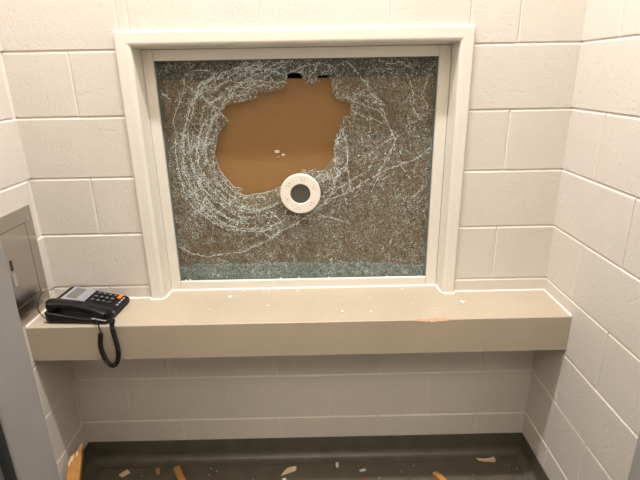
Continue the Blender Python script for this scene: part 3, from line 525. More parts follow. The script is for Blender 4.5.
65:2613,3112 2557,3145 2497,3166 2429,3221 2343,3253 2299,3290 2215,3318 2167,3352 2103,3360 2059,3424 2008,3518 1965,3570 1935,3632 1896,3693 1846,3729 1794,3780 1726,3798 1687,3848 1607,3901 1561,3951 1511,3990 1483,4050 1470,4141 1416,4205 1414,4272 1337,4324 1317,4365 1238,4429 1199,4469 1193,4553 1175,4606 1187,4693 1159,4760 1120,4807 1107,4893 1075,4941 1045,4990 1032,5086 1030,5145 993,5209 993,5290 996,5350 1019,5409 991,5475 1007,5555
42:2093,6322 2101,6403 2087,6507 2139,6600 2175,6652 2202,6767 2197,6848 2248,6930 2272,6977 2289,7078 2348,7130 2369,7234 2367,7321 2414,7392 2477,7456
44:1675,5962 1718,6022 1721,6086 1739,6160 1768,6262 1814,6340 1857,6403 1910,6468 1957,6527 1950,6634 1973,6709 2027,6784 2045,6878 2120,6928 2174,7002 2197,7084 2218,7148 2262,7244 2273,7319
68:3679,8107 3748,8114 3824,8169 3880,8196 3953,8215 4032,8228 4091,8274 4144,8344 4204,8389 4299,8460 4365,8531 4452,8533 4517,8565 4592,8609 4640,8658 4701,8727 4786,8732 4890,8732
60:1000,5912 1023,5999 1007,6072 1047,6116 1034,6185 1069,6246 1092,6301 1150,6363 1179,6449 1190,6531 1194,6581 1192,6663 1253,6753 1288,6833 1328,6901 1363,6969 1392,7058 1428,7126 1444,7187 1476,7273 1477,7338 1528,7421 1585,7463 1630,7543 1673,7591 1725,7657 1765,7726 1798,7789 1825,7845 1866,7916 1944,7970 1984,8015 2050,8079
39:2759,8253 2850,8319 2899,8366 2975,8410 3074,8453 3150,8518 3204,8563 3283,8629 3366,8669
36:3381,8074 3438,8101 3509,8133 3601,8175 3656,8183 3739,8239 3779,8280 3873,8298 3956,8314 4001,8325 4103,8322 4158,8360 4258,8420 4317,8455 4408,8515 4500,8563 4581,8576 4655,8625 4752,8648 4819,8648 4872,8685 4941,8693
33:1286,4738 1258,4833 1260,4898 1268,4965 1257,5035 1216,5105 1187,5160 1171,5254 1165,5328 1162,5413 1137,5499 1125,5572 1104,5628 1069,5714 1090,5763 1113,5861 1127,5895 1133,5961 1137,6057 1161,6129 1167,6201 1173,6266 1208,6361 1241,6429 1247,6528 1255,6593 1292,6661 1269,6740 1300,6811 1289,6886
61:3138,8127 3205,8147 3315,8157 3370,8209 3435,8220 3516,8292 3568,8312 3668,8339 3731,8395 3815,8401 3886,8449 3941,8454 4045,8489 4124,8511 4166,8540 4231,8587 4290,8622 4326,8667 4447,8721 4530,8745 4570,8781 4648,8787 4708,8827 4799,8839 4895,8837 4971,8827 5013,8837 5088,8854
50:7514,5057 7468,5037 7419,4988 7341,4958 7287,4918 7241,4862 7165,4855 7106,4789 7057,4754 6978,4720 6921,4677 6878,4618 6831,4600 6744,4541 6703,4525 6638,4525 6561,4542 6498,4535 6419,4510
58:6420,5232 6452,5186 6476,5123 6524,5049 6560,4996 6595,4927 6636,4891 6657,4841 6667,4753 6696,4700 6704,4615 6719,4532 6737,4461 6762,4416 6776,4352 6791,4268 6802,4230 6803,4159 6832,4071 6853,4031 6861,3969 6879,3894
47:5883,3331 5824,3332 5758,3338 5667,3337 5586,3337 5529,3335 5433,3340 5360,3364 5286,3363 5247,3381 5177,3396 5074,3421 5030,3424 4969,3444 4891,3425 4830,3472 4764,3455 4692,3497 4590,3484 4519,3502
56:4703,3470 4650,3412 4593,3374 4551,3334 4508,3275 4461,3219 4375,3175 4308,3158 4280,3133 4211,3078 4137,3074 4071,3035 4032,3010 3947,2986 3868,2939 3813,2933 3766,2898 3697,2870 3641,2810 3580,2789 3508,2760 3444,2720
52:6617,5252 6620,5181 6588,5073 6551,5030 6522,4949 6473,4887 6434,4810 6406,4736 6346,4681 6291,4632
49:6920,5386 6884,5333 6832,5292 6772,5232 6709,5189 6629,5134 6586,5075 6508,5063 6471,5014 6398,4959 6356,4926 6270,4892 6204,4868 6154,4832 6087,4802 6041,4775 5975,4746 5920,4711 5843,4699
68:6281,5049 6199,5017 6124,4998 6028,5004 5960,4976 5905,4947 5834,4909 5795,4903 5703,4876 5651,4855
65:6655,4985 6602,4951 6557,4928 6480,4881 6419,4851 6350,4854 6269,4836 6205,4815 6104,4798 6031,4801 5959,4812 5897,4831 5804,4825
66:6439,4277 6377,4262 6315,4233 6237,4224 6160,4220 6084,4210 6012,4195 5959,4185 5883,4175 5821,4210 5719,4199 5644,4236 5574,4225 5528,4216 5439,4228 5377,4200 5295,4212 5219,4197 5147,4173
42:5444,4794 5430,4754 5443,4678 5410,4596 5378,4543 5390,4478 5380,4427 5372,4362 5371,4291 5374,4212 5371,4159 5327,4081 5325,4027 5304,3961 5250,3875 5244,3815 5204,3754 5170,3713 5163,3618 5122,3569 5093,3490 5072,3427 5065,3359 5019,3308 5005,3225 4980,3172 4930,3109 4903,3043 4879,2971
68:6539,4797 6503,4733 6467,4663 6442,4581 6422,4521 6379,4464 6362,4361 6338,4305 6303,4242 6279,4173 6260,4139 6199,4059 6131,4002 6089,3927
47:6399,5001 6358,4959 6267,4963 6187,4941 6103,4884 6036,4834 5973,4799 5907,4734 5842,4752 5758,4736 5672,4735 5609,4681 5557,4630 5458,4631 5375,4633
51:4558,3891 4526,3857 4455,3795 4407,3772 4356,3721 4297,3654 4227,3598 4192,3551 4115,3502 4083,3451 4016,3429 3943,3402 3871,3351 3792,3333 3739,3290 3668,3242 3604,3185 3552,3152 3496,3102 3436,3077
42:7234,4863 7164,4808 7079,4776 7031,4725 6968,4702 6879,4676 6822,4612 6758,4587 6714,4538 6632,4544 6564,4518 6502,4477 6415,4446 6372,4458 6292,4421 6245,4395 6166,4376
56:4109,3445 4086,3351 4034,3275 3988,3223 3951,3159 3890,3083 3798,3051 3754,2986 3703,2924 3659,2881 3615,2812
44:2222,4271 2097,4241 2038,4212 1957,4172 1845,4148
46:2243,6321 2197,6283 2106,6259 2030,6201 1973,6170 1903,6141 1854,6138 1780,6080 1730,6065
48:4065,3715 4103,3636 4169,3550 4225,3530 4254,3486 4374,3423
68:2453,3860 2389,3851 2337,3798 2285,3777 2213,3707 2144,3694 2089,3655 2006,3595 1944,3572 1881,3544
57:1694,5054 1659,5001 1603,4921 1580,4880 1559,4811 1483,4732 1462,4660 1422,4562 1394,4475
65:3588,8119 3630,8250 3640,8307 3647,8411 3672,8470
67:2191,7548 2128,7634 2065,7703 2003,7750 1935,7868
54:2496,7107 2465,7151 2394,7228 2338,7343 2292,7410 2224,7482
58:1956,6041 1951,6128 1867,6203 1817,6221 1733,6264
52:1736,6990 1650,7086 1618,7188 1598,7268
66:3667,8135 3655,8203 3660,8257 3690,8330 3710,8394 3724,8453 3726,8536 3747,8596
56:2540,8020 2450,8040 2351,8050 2259,8092 2197,8080 2129,8100 2044,8139 1961,8128 1911,8136
67:2766,7661 2677,7690 2612,7700 2484,7651 2430,7653 2340,7662
58:1816,4293 1775,4235 1727,4173 1674,4121 1651,4068 1623,3978 1565,3924 1532,3871 1532,3785 1496,3725
69:4084,3934 4059,3877 4021,3808 3999,3718 3981,3628 3917,3573 3886,3481
54:3902,8589 3947,8664 3961,8783 3985,8841 4015,8893
41:1660,6176 1604,6157 1525,6117 1473,6111 1385,6063 1318,6032 1227,5991
58:1614,6148 1538,6117 1475,6071 1432,6035 1347,5970 1317,5894 1277,5870 1202,5825 1164,5762
68:2926,7729 2891,7825 2870,7943 2875,8003 2855,8085
59:3286,3464 3227,3416 3185,3362 3116,3305 3072,3268 3038,3238 2944,3178 2884,3109
42:2901,3499 2971,3392 2983,3303 3027,3214 3033,3122 3076,3058
62:2237,4829 2235,4740 2198,4665 2171,4576 2111,4482 2122,4410 2106,4338
49:3116,3939 3054,3885 2981,3832 2922,3751 2808,3687
63:1706,6616 1614,6732 1606,6825 1560,6854 1508,6912
67:4199,3558 4231,3489 4298,3436 4340,3398 4379,3345 4419,3288 4442,3233 4497,3188 4542,3114
41:2690,4051 2611,4031 2569,4015 2452,4016 2368,3981 2304,3992 2223,3976
66:1888,5964 1820,5987 1766,5996 1694,6022 1632,6024 1578,6022 1471,6064 1408,6085
54:1800,6233 1750,6207 1665,6146 1588,6098 1565,6080 1480,6043 1445,6005 1405,5930 1346,5867
53:2094,6749 2056,6800 1986,6853 1907,6924
41:3015,3877 3000,3775 3027,3712 3012,3668 3031,3598 3046,3537 3052,3462 3112,3406 3143,3337
69:3804,8453 3748,8527 3688,8582 3643,8667 3606,8724 3539,8777 3489,8854
53:4175,3319 4203,3244 4219,3155 4267,3049 4267,2959 4334,2882 4349,2816
67:3283,7698 3216,7740 3122,7816 3085,7832 3021,7879 2949,7915 2897,7944 2826,7988 2774,8015
59:4397,8240 4344,8356 4315,8367 4269,8450
55:3600,3815 3608,3735 3662,3661 3684,3528
67:1975,4895 1898,4872 1810,4879 1737,4860 1629,4827 1563,4826 1501,4827
60:4347,8542 4249,8594 4147,8656 4061,8663
65:2604,4389 2626,4319 2620,4234 2606,4170 2601,4108 2586,4032 2606,3936 2635,3882
53:9276,4074 9334,4146 9419,4176 9503,4227 9565,4304 9603,4354 9635,4448 9661,4508 9737,4588
45:9570,4875 9631,4790 9697,4747 9775,4683 9846,4625
56:8856,5250 8919,5168 8988,5099 9024,5047 9074,4946 9134,4882 9198,4805
36:7131,7707 7201,7731 7286,7792 7340,7843 7438,7859 7512,7891 7574,7946 7661,7974 7718,8025
54:9441,7679 9510,7628 9531,7558 9585,7479 9635,7398 9678,7312 9696,7245
57:9090,6365 9102,6421 9110,6506 9104,6599 9099,6701 9077,6784 9017,6830 9020,6919 9019,7016
58:7116,4107 7182,4173 7272,4215 7292,4298 7358,4399 7376,4474 7381,4586 7410,4661 7403,4754
53:7715,6986 7692,6916 7683,6846 7691,6738 7703,6662 7722,6565 7713,6496 7665,6408 7652,6335
36:7847,5798 7797,5745 7758,5680 7700,5632 7611,5569 7569,5473 7537,5403
58:9210,7207 9254,7115 9314,7075 9376,6975 9417,6918
45:8153,6031 8228,6091 8305,6144 8351,6182 8446,6217 8510,6253 8623,6253 8698,6289 8755,6347
47:8777,4069 8787,4185 8822,4249 8792,4340 8767,4444
41:9375,5221 9345,5127 9333,5039 9360,4949 9376,4859
51:7957,5643 7909,5576 7872,5504 7820,5405 7775,5327 7753,5278 7699,5187
36:8156,4772 8241,4799 8298,4840 8398,4895 8445,4930 8537,5000 8614,5023
44:9418,6975 9488,7011 9562,7045 9659,7057 9716,7114
51:8387,6282 8472,6344 8531,6390 8625,6429 8674,6496
56:7793,4314 7828,4421 7874,4480 7896,4588 7935,4646 7979,4735 8016,4806 8064,4902 8106,4972
44:9467,5603 9552,5613 9629,5623 9697,5665 9795,5688
54:9556,7901 9572,8000 9613,8075 9613,8149 9615,8221 9663,8289 9697,8367
44:7265,7301 7249,7232 7212,7155 7175,7062 7156,6992
50:7185,5588 7256,5641 7334,5653 7427,5674 7508,5658 7595,5674 7697,5663
41:7500,6615 7490,6539 7451,6472 7440,6395 7440,6287 7459,6202 7474,6131
49:8152,5299 8124,5237 8073,5171 8038,5084 8003,4985 8020,4913 8038,4817 8059,4735 8087,4635
47:8958,6660 9017,6694 9083,6759 9172,6762 9252,6808 9333,6832 9418,6887 9469,6952 9527,6990
48:9061,7560 9080,7481 9101,7430 9139,7351 9188,7277 9238,7181 9282,7099 9296,7030 9308,6949"""
Y0, Y1 = .0755, .0835
rg = random.Random(8)
inner = []
for (x0, z0), (x1, z1) in zip(HOLE, HOLE[1:]+HOLE[:1]):
    n = max(1, int(math.hypot(x1-x0, z1-z0)/.006))
    for i in range(n):
        t = i/n; j = .0016 if i else 0
        inner.append((x0+(x1-x0)*t+rg.uniform(-j, j), z0+(z1-z0)*t+rg.uniform(-j, j)))
outer = [(GX0-.005, GZ0-.005), (GX1+.005, GZ0-.005), (GX1+.005, GZ1+.005), (GX0-.005, GZ1+.005)]
bm = bmesh.new()
def loopv(pts, y):
    v = [bm.verts.new((x, y, z)) for x, z in pts]
    return v, [bm.edges.new((v[i], v[(i+1) % len(v)])) for i in range(len(v))]
for y, mi in ((Y0, 0), (Y1, 1)):
    vo, eo = loopv(outer, y); vi, ei = loopv(inner, y)
    r = bmesh.ops.triangle_fill(bm, use_beauty=True, edges=eo+ei, normal=(0, -1, 0))
    for g in r['geom']:
        if isinstance(g, bmesh.types.BMFace): g.material_index = mi
    if mi == 0: fo, fi = vo, vi
    else:
        for A, B in ((fo, vo), (fi, vi)):
            for i in range(len(A)):
                f = bm.faces.new((A[i], A[(i+1) % len(A)], B[(i+1) % len(A)], B[i])); f.material_index = 2
pane = obj('glass_pane', bm, [M_crackle, M_back, M_edge], win)
def flake(bm, x, z, s):
    if not (GX0+.004 < x < GX1-.004 and GZ0+.004 < z < GZ1-.004): return
    a0 = rg.uniform(0, 6); n = rg.choice((3, 4))
    v = [bm.verts.new((x+s*rg.uniform(.6, 1.5)*math.cos(a0+2*PI*i/n), Y0-.0001, z+s*rg.uniform(.6, 1.5)*math.sin(a0+2*PI*i/n))) for i in range(n)]
    t = bm.verts.new((x, Y0-.0008, z))
    for i in range(n): bm.faces.new((v[i], v[(i+1) % n], t))
bm = bmesh.new()
for ln in CRACKS.split('\n'):
    w, pts = ln.split(':'); w = int(w)/100
    P = [(.4+int(a)*1e-4, .7+int(b)*1e-4) for a, b in (q.split(',') for q in pts.split())]
    P = [p for p in P if GX0+.004 < p[0] < GX1-.004 and GZ0+.004 < p[1] < GZ1-.004]
    if len(P) < 2: continue
    ph = rg.uniform(0, 6)
    rs = [CRW*w*(.75+.45*math.sin(ph+i*.9)*math.sin(ph*2+i*.37))*rg.uniform(.6, 1.25) for i in range(len(P))]
    # broken into runs, so that the line flickers
    a = 0
    while a < len(P)-1:
        b_ = min(len(P)-1, a+rg.randint(3, 9))
        tube(bm, [(x, Y0, z) for x, z in P[a:b_+1]], rs[a:b_+1], 4)
        a = b_ + (1 if rg.random() < .35 else 0)
    for (x, z) in P:
        for q in range(rg.choice((0, 1, 2, 2))):
            flake(bm, x+rg.gauss(0, .0035), z+rg.gauss(0, .0035), rg.uniform(.0009, .0024))
for (x, z) in inner:                                   # the rim is the most broken
    for q in range(2):
        cx_, cz_ = 1.0*.83, 1.35
        d = abs(rg.gauss(0, .020)); vx, vz = x-.82, z-1.36; l = math.hypot(vx, vz)
        flake(bm, x+vx/l*d+rg.gauss(0, .004), z+vz/l*d+rg.gauss(0, .004), rg.uniform(.0009, .0024))
cr = obj('crack_lines', bm, M_crack, pane)

# heap of granules that ran down between the pane and the board
bm = bmesh.new(); rh = random.Random(21)
def cuboid(bm, c, s, rr):
    M = Matrix.Translation(c) @ Euler((rr.uniform(0, 6), rr.uniform(0, 6), rr.uniform(0, 6))).to_matrix().to_4x4()
    x, y, z = (s*rr.uniform(.6, 1.2) for _ in range(3))
    box(bm, -x/2, x/2, -y/2, y/2, -z/2, z/2, M=M)
def heap_top(x):
    t = (x-.46)/(1.39-.46)
    return ZS+.035+.060*min(1, (x-.30)/.22)*(1-.10*t)+.003*math.sin(x*17)+.002*math.sin(x*41) - (.012*max(0, (t-.62)/.38))
for i in range(6500):
    x = rh.uniform(.432, 1.410); h = heap_top(x)+rh.gauss(0, .0014); z = rh.uniform(ZS+.016, h)
    if x > 1.0 and rh.random() < (x-1.0)*1.3: continue
    cuboid(bm, Vector((x, rh.uniform(.0880, .0940), z)), .0050, rh)
heap = obj('glass_granules', bm, M_gran)
tag(heap, 'pale teal heap of crushed glass along the bottom behind the broken pane', 'broken glass', kind='stuff')

# brown board that closes the window from the far side
bm = bmesh.new(); box(bm, .424, 1.418, .100, .112, ZS+.001, 1.530, .001, 1)
brd = obj('hardboard_panel', bm, M_board)
for q, (x, z, s_) in enumerate(((.841, 1.282, .0055), (.862, 1.270, .0035), (.845, 1.262, .003))):
    bm = bmesh.new(); box(bm, x-s_*1.5, x+s_*1.5, .0975, .1002, z-s_, z+s_*.8, .0008, 1)
    obj('scuffed_fleck', bm, M_paper if q < 2 else M_orwood, brd)
tag(brd, 'plain brown hardboard panel standing upright behind the hole in the shattered window', 'board')

# speak-through disc bolted to the pane
sp = thing('speaking_vent', 'round ivory speaking vent with dark mesh centre mounted on the shattered glass', 'speaker vent', (.921, Y0-.0012, 1.1325))
RO, RI = .0735, .0362
bm = bmesh.new(); n = 64
pr = [(RI, -.001), (RI, -.010), (RI+.002, -.012), (RO-.004, -.012), (RO-.001, -.0105), (RO, -.008), (RO, -.001)]
loft(bm, [[(r*math.cos(2*PI*i/n), y, r*math.sin(2*PI*i/n)) for r, y in pr] for i in range(n+1)], True, False)
bmesh.ops.remove_doubles(bm, verts=bm.verts[:], dist=1e-5)
obj('ring', bm, M_ivory, sp)
bm = bmesh.new(); cyl(bm, (0, -.001, 0), (0, -1, 0), RI+.0005, .003, 40); g = obj('grille', bm, M_mesh, sp)
bm = bmesh.new()
for i in range(-8, 9):
    t = i*.0042; w = math.sqrt(max(0, RI*RI-t*t))-.0005
    if w > .003:
        box(bm, -w, w, -.0062, -.0048, t-.0005, t+.0005); box(bm, t-.0005, t+.0005, -.0056, -.0042, -w, w)
obj('wire_mesh', bm, mat('mesh_wire', (.24, .23, .21), .4, metal=.6), g)
for kk, a in enumerate((22, 80, 140, 200, 258, 318)):
    bm = bmesh.new()
    for q, (da, dr) in enumerate(((-6, .0015), (6, .0025), (2, -.0045))):
        aa = math.radians(a+da); r = (RO+RI)/2+dr
        cyl(bm, (r*math.cos(aa), -.0118, r*math.sin(aa)), (0, -1, 0), .0016, .0006, 10)
    obj('hole_cluster', bm, M_holed, sp)

# ------------------------------------------------------------------ counter shelf
shelf = thing('counter_shelf', 'long beige counter shelf below the broken window, running wall to wall', 'shelf', (0, 0, ZS))
YF = -.2095; ZB = .632
bm = bmesh.new()
# body with a bite broken out of the front arris
n = 90; rs = random.Random(3); xa, xb = 1.293, 1.428
xs = sorted({0.0, OX0+.04, OX1-.04, W} | {xa+(xb-xa)*i/24 for i in range(25)})
def bite(x):
    t = (x-xa)/(xb-xa)
    if t <= 0 or t >= 1: return .0
    return .0085*(math.sin(PI*t)**.6)*(.75+.4*rs.random())
bm = bmesh.new(); R = []
for x in xs:
    b_ = bite(x)
    b1 = max(b_, .0022); b2 = max(b_*.95, .0022)
    R.append([bm.verts.new(p) for p in ((x, -.0005, ZS-ZS), (x, YF+b1, 0), (x, YF, -b2), (x, YF, ZB-ZS), (x, -.0005, ZB-ZS))])
for P, Q, xm0, xm1 in zip(R, R[1:], xs, xs[1:]):
    for k in range(5):
        f = bm.faces.new((P[k], Q[k], Q[(k+1) % 5], P[(k+1) % 5]))
        if k == 1 and xm0 >= xa-1e-6 and xm1 <= xb+1e-6: f.material_index = 1
bm.faces.new(R[0]); bm.faces.new(R[-1][::-1])
box(bm, OX0+.001, OX1-.001, -.0005, .26, -.04, 0)
obj('shelf_board', bm, [M_shelf, M_nick], shelf)
# sealant beads
bm = bmesh.new()
def bead(pts, r=.0036):
    tube(bm, [(x, y, z-ZS) for x, y, z in pts], r, 8)
bead([(0.003, -.001, ZS+.001), (FO0, -.001, ZS+.001)]); bead([(FO1, -.001, ZS+.001), (W-.003, -.001, ZS+.001)])
bead([(.001, -.003, ZS+.001), (.001, YF+.002, ZS+.001)]); bead([(W-.001, -.003, ZS+.001), (W-.001, YF+.002, ZS+.001)])
e = .0145
bead(spline([(FO0-.001, 0, ZS), (FO0, -e, ZS), (FO0+.02, -e, ZS), (FI0-.012, -e, ZS), (FI0-.002, -.004, ZS), (FI0+.004, .02, ZS), (FI0+.007, YS-.004, ZS), (FI0+.03, YS-.001, ZS),
        (.7, YS, ZS), (1.2, YS, ZS), (FI1-.03, YS-.001, ZS), (FI1-.007, YS-.004, ZS), (FI1-.004, .02, ZS), (FI1+.002, -.004, ZS), (FI1+.012, -e, ZS), (FO1-.02, -e, ZS), (FO1, -e, ZS), (FO1+.001, 0, ZS)], 6), .0040)
obj('sealant_bead', bm, M_caulk, shelf)

# ------------------------------------------------------------------ steel panel on the left wall
pan = thing('steel_access_panel', 'brushed steel access panel on the left wall above the phone', 'wall panel', (0, -.225, .958))
def yz(bm, y0, y1, z0, z1, x0, x1, bev=.0012): return box(bm, x0, x1, y0+.225, y1+.225, z0-.958, z1-.958, bev)
PY0, PY1, PZ0, PZ1 = -.410, -.045, .776, 1.141
IY0, IY1, IZ0, IZ1 = -.366, -.091, .838, 1.090
bm = bmesh.new()
for a in ((PY0, PY1, IZ1+.0012, PZ1), (PY0, PY1, PZ0, IZ0-.0012), (PY0, IY0-.003, IZ0-.0012, IZ1+.0012), (IY1+.003, PY1, IZ0-.0012, IZ1+.0012)):
    yz(bm, *a, .0005, .0035, .0004)
obj('face_plate', bm, M_steel, pan)
bm = bmesh.new(); yz(bm, IY0-.003, IY1+.003, IZ0-.001, IZ1+.001, .0004, .0009, 0); obj('dark_recess', bm, M_holed, pan)
bm = bmesh.new(); yz(bm, IY0, IY1, IZ0, IZ1, .001, .0042, .0008); dr = obj('panel_door', bm, M_steel, pan)
bm = bmesh.new(); yz(bm, -.214, -.202, .965, 1.000, .0043, .0052, .0003); obj('latch_slot', bm, M_nearblack, dr)
bm = bmesh.new(); yz(bm, -.216, -.202, .912, .955, .0043, .0068, .0008); obj('latch', bm, M_lid, dr)
for (y, z) in ((-.070, 1.098), (-.074, .832), (-.385, 1.098), (-.385, .832)):
    bm = bmesh.new(); cyl(bm, (.0034, y+.225, z-.958), (1, 0, 0), .0052, .0022, 14, bev=.0012)
    obj('screw', bm, M_silver, pan)

# ------------------------------------------------------------------ telephone
AN = math.radians(-4)
ph = thing('desk_telephone', 'black corded desk telephone with silver display and orange key on the counter shelf', 'telephone', (.055, -.192, ZS+.0006), (0, 0, AN))
LU, LV, VO = .218, .186, .034
def top(u): return .060-(.060-.022)*min(1, max(0, u/.215))
bm = bmesh.new()
# body: sloping wedge, rounded corners, swept along u
rings = []
for u in (0, .004, .012, .03, .08, .14, .19, .206, .214, LU):
    k = 0 if u in (0, LU) else (.6 if u in (.004, .214) else 1)
    h = top(u)-.004*(1-k); ins = .006*(1-k)
    v0, v1 = .004+ins+.002, LV-.004-ins
    zc = h-.016 if h > .03 else h-.006
    rings.append([(u, v0+.010, .002), (u, v0+.002, .006), (u, v0, .012*min(1, h/.02)), (u, v0, zc-.002), (u, v0+.003, zc), (u, .062, zc), (u, .066, h-.003), (u, .069, h),
                  (u, v1-.004, h), (u, v1, h-.004), (u, v1-.002, .006), (u, v1-.008, .002)])
loft(bm, rings)
obj('base', bm, M_black, ph)
slope = math.atan2(.038, .215)
def onface(u, v, d=0): return Vector((u, v+VO, top(u)+d))
FM = Matrix.Rotation(slope, 4, 'Y')
def fbox(bm, u0, u1, v0, v1, d0, d1, bev=.001):
    uc, vc = (u0+u1)/2, (v0+v1)/2
    M = Matrix.Translation(onface(uc, vc)) @ FM
    box(bm, u0-uc, u1-uc, v0-vc, v1-vc, d0, d1, bev, M=M)
bm = bmesh.new(); fbox(bm, .018, .098, .046, .146, .0002, .0035, .0012); bz = obj('display_bezel', bm, M_silver, ph)
bm = bmesh.new(); fbox(bm, .030, .066, .060, .136, .0036, .0043, .0003); obj('display_screen', bm, M_lcd, bz)
for i in range(3):
    v = .058+i*.027
    bm = bmesh.new(); fbox(bm, .074, .090, v, v+.017, .0036, .0055, .0012); obj('function_button', bm, M_silver, bz)
DIG = [['1','2','3'],['4','5','6'],['7','8','9'],['*','0','#']]
def text_bm(s, size):
    cu = bpy.data.curves.new('t', 'FONT'); cu.body = s; cu.size = size; cu.align_x = 'CENTER'; cu.align_y = 'CENTER'; cu.extrude = .0001
    o = bpy.data.objects.new('t', cu); COL.objects.link(o)
    bpy.context.view_layer.update()
    me = bpy.data.meshes.new_from_object(o.evaluated_get(bpy.context.evaluated_depsgraph_get()))
    bpy.data.objects.remove(o); b = bmesh.new(); b.from_mesh(me); bpy.data.meshes.remove(me); return b
for r in range(4):
    for c in range(3):
        u = .110+r*.0195; v = .136-c*.026      # phone's left column lies nearest the handset
        cu_, cv = u+.0065, v-.007
        bm = bmesh.new(); fbox(bm, u, u+.0135, v-.0145, v, .0002, .0042, .0014)
        kk = obj('key', bm, M_key, ph)
        t = text_bm(DIG[r][2-c], .0115)
        M = Matrix.Translation(onface(cu_, cv, .0045)) @ FM @ Matrix.Rotation(-PI/2, 4, 'Z')
        for vtx in t.verts: vtx.co = M @ vtx.co
        obj('key_digit', t, M_digit, kk)
bm = bmesh.new(); fbox(bm, .186, .199, .112, .143, .0002, .006, .0022); obj('orange_key', bm, M_orange, ph)['label'] = 'orange key'
for i in range(4):
    v = .066+i*.017
    bm = bmesh.new(); fbox(bm, .204, .210, v, v+.009, .0002, .0035, .001); obj('small_key', bm, M_digit, ph)
# handset lying on its two cradles along the near side
hs = []
L = .208
bm = bmesh.new(); rings = []
for i in range(29):
    t = i/28; u = .006+L*t
    bow = math.sin(PI*t)
    e2 = (abs(2*t-1))
    endf = max(0, 1-max(0, (e2-.93)/.07)**2)**.5 if e2 > .93 else 1
    hh = (.017+.011*max(0, min(1, (e2-.58)/.2)))*(.35+.65*endf)       # thick ear pieces, slim grip
    wd = (.0215+.0065*max(0, min(1, (e2-.55)/.25)))*(.45+.55*endf)
    zt = top(max(0, u))+.020+.006*bow-.004*e2
    zt += .002; zb_ = zt-hh*1.15
    cy = .0335
    sec = []
    for k in range(16):
        a = 2*PI*k/16
        cx_, sx_ = math.cos(a), math.sin(a)
        px = math.copysign(abs(cx_)**.7, cx_)*wd; pz = math.copysign(abs(sx_)**.7, sx_)
        sec.append((u, cy+px, (zt+zb_)/2+pz*(zt-zb_)/2))
    rings.append(sec)
loft(bm, rings)
hset = obj('handset', bm, M_black, ph, True)
# two pads under the handset
for u in (.012, .185):
    bm = bmesh.new(); box(bm, u, u+.022, .014, .052, top(u)-.026, top(u)+.006, .004)
    obj('cradle', bm, M_black, ph)
bm = bmesh.new(); fbox(bm, .165, .214, .0035-VO, .0085-VO, -.010, -.0055, .0015); obj('base_edge_highlight', bm, M_silver, ph)  # silver bar stands in for a reflected highlight on the base edge
# coiled cord: from the handset end, over the shelf edge, down in a loop and back up to the base
Mi = (Matrix.Translation(ph.location) @ Matrix.Rotation(AN, 4, 'Z')).inverted()
CY = YF-.011
path = spline([(.252, CY, .742), (.248, CY, .722), (.2435, CY, .695), (.246, CY, .665), (.255, CY, .630), (.272, CY, .614), (.290, CY, .630), (.299, CY, .665), (.299, CY, .695),
               (.296, CY, .725), (.294, CY, .752), (.292, CY+.003, .768), (.288, YF+.012, .7735), (.284, YF+.022, .7735)], 10)
# resample by length
acc = [0]
for a, b in zip(path, path[1:]): acc.append(acc[-1]+(b-a).length)
def at(s):
    s = min(max(s, 0), acc[-1]-1e-6); i = max(j for j in range(len(acc)) if acc[j] <= s); i = min(i, len(path)-2)
    return path[i].lerp(path[i+1], (s-acc[i])/(acc[i+1]-acc[i])), (path[i+1]-path[i]).normalized()
pitch = .0062; rad = .0061; pts = []; steps = int(acc[-1]/pitch*14)
for i in range(steps+1):
    s = acc[-1]*i/steps; p, d = at(s); a = 2*PI*s/pitch
    t = Vector((0, 1, 0)); t = (t-d*t.dot(d)).normalized() if abs(d.y) < .9 else Vector((1, 0, 0)); b = d.cross(t)
    ss = .55 if i < 10 or i > steps-10 else 1
    pts.append(Mi @ (p+(t*math.cos(a)+b*math.sin(a))*rad*ss))
lead0 = [Mi @ Vector(q) for q in spline([(.234, -.203, .779), (.241, -.214, .778), (.2475, CY+.004, .772), (.251, CY, .757), (.2525, CY, .746)], 6)]
bm = bmesh.new(); tube(bm, lead0+pts, .0023, 6)
p_end = [Mi @ Vector(q) for q in spline([(.284, YF+.022, .7690), (.281, YF+.030, .770), (.276, YF+.038, .771)], 4)]
tube(bm, p_end, .0026, 6)
obj('coiled_cord', bm, M_soft, ph, True)
bm = bmesh.new(); tube(bm, [Mi @ Vector(q) for q in ((.229, -.192, .779), (.236, -.206, .779))], .0042, 8); obj('cord_plug', bm, M_soft, ph)
# thin line cord up to the steel panel
bm = bmesh.new()
tube(bm, [Mi @ Vector(q) for q in spline([(.0085, -.080, .832), (.012, -.104, .834), (.016, -.135, .822), (.020, -.153, .800), (.030, -.154, .776), (.040, -.158, .7665), (.057, -.168, .7668)], 8)], .0017, 6)
obj('line_cord', bm, M_soft, ph, True)
bm = bmesh.new(); box(bm, -.011, .003, .012, .024, .003, .012, .002); obj('line_plug', bm, M_paper, ph)['label'] = 'pale line plug'

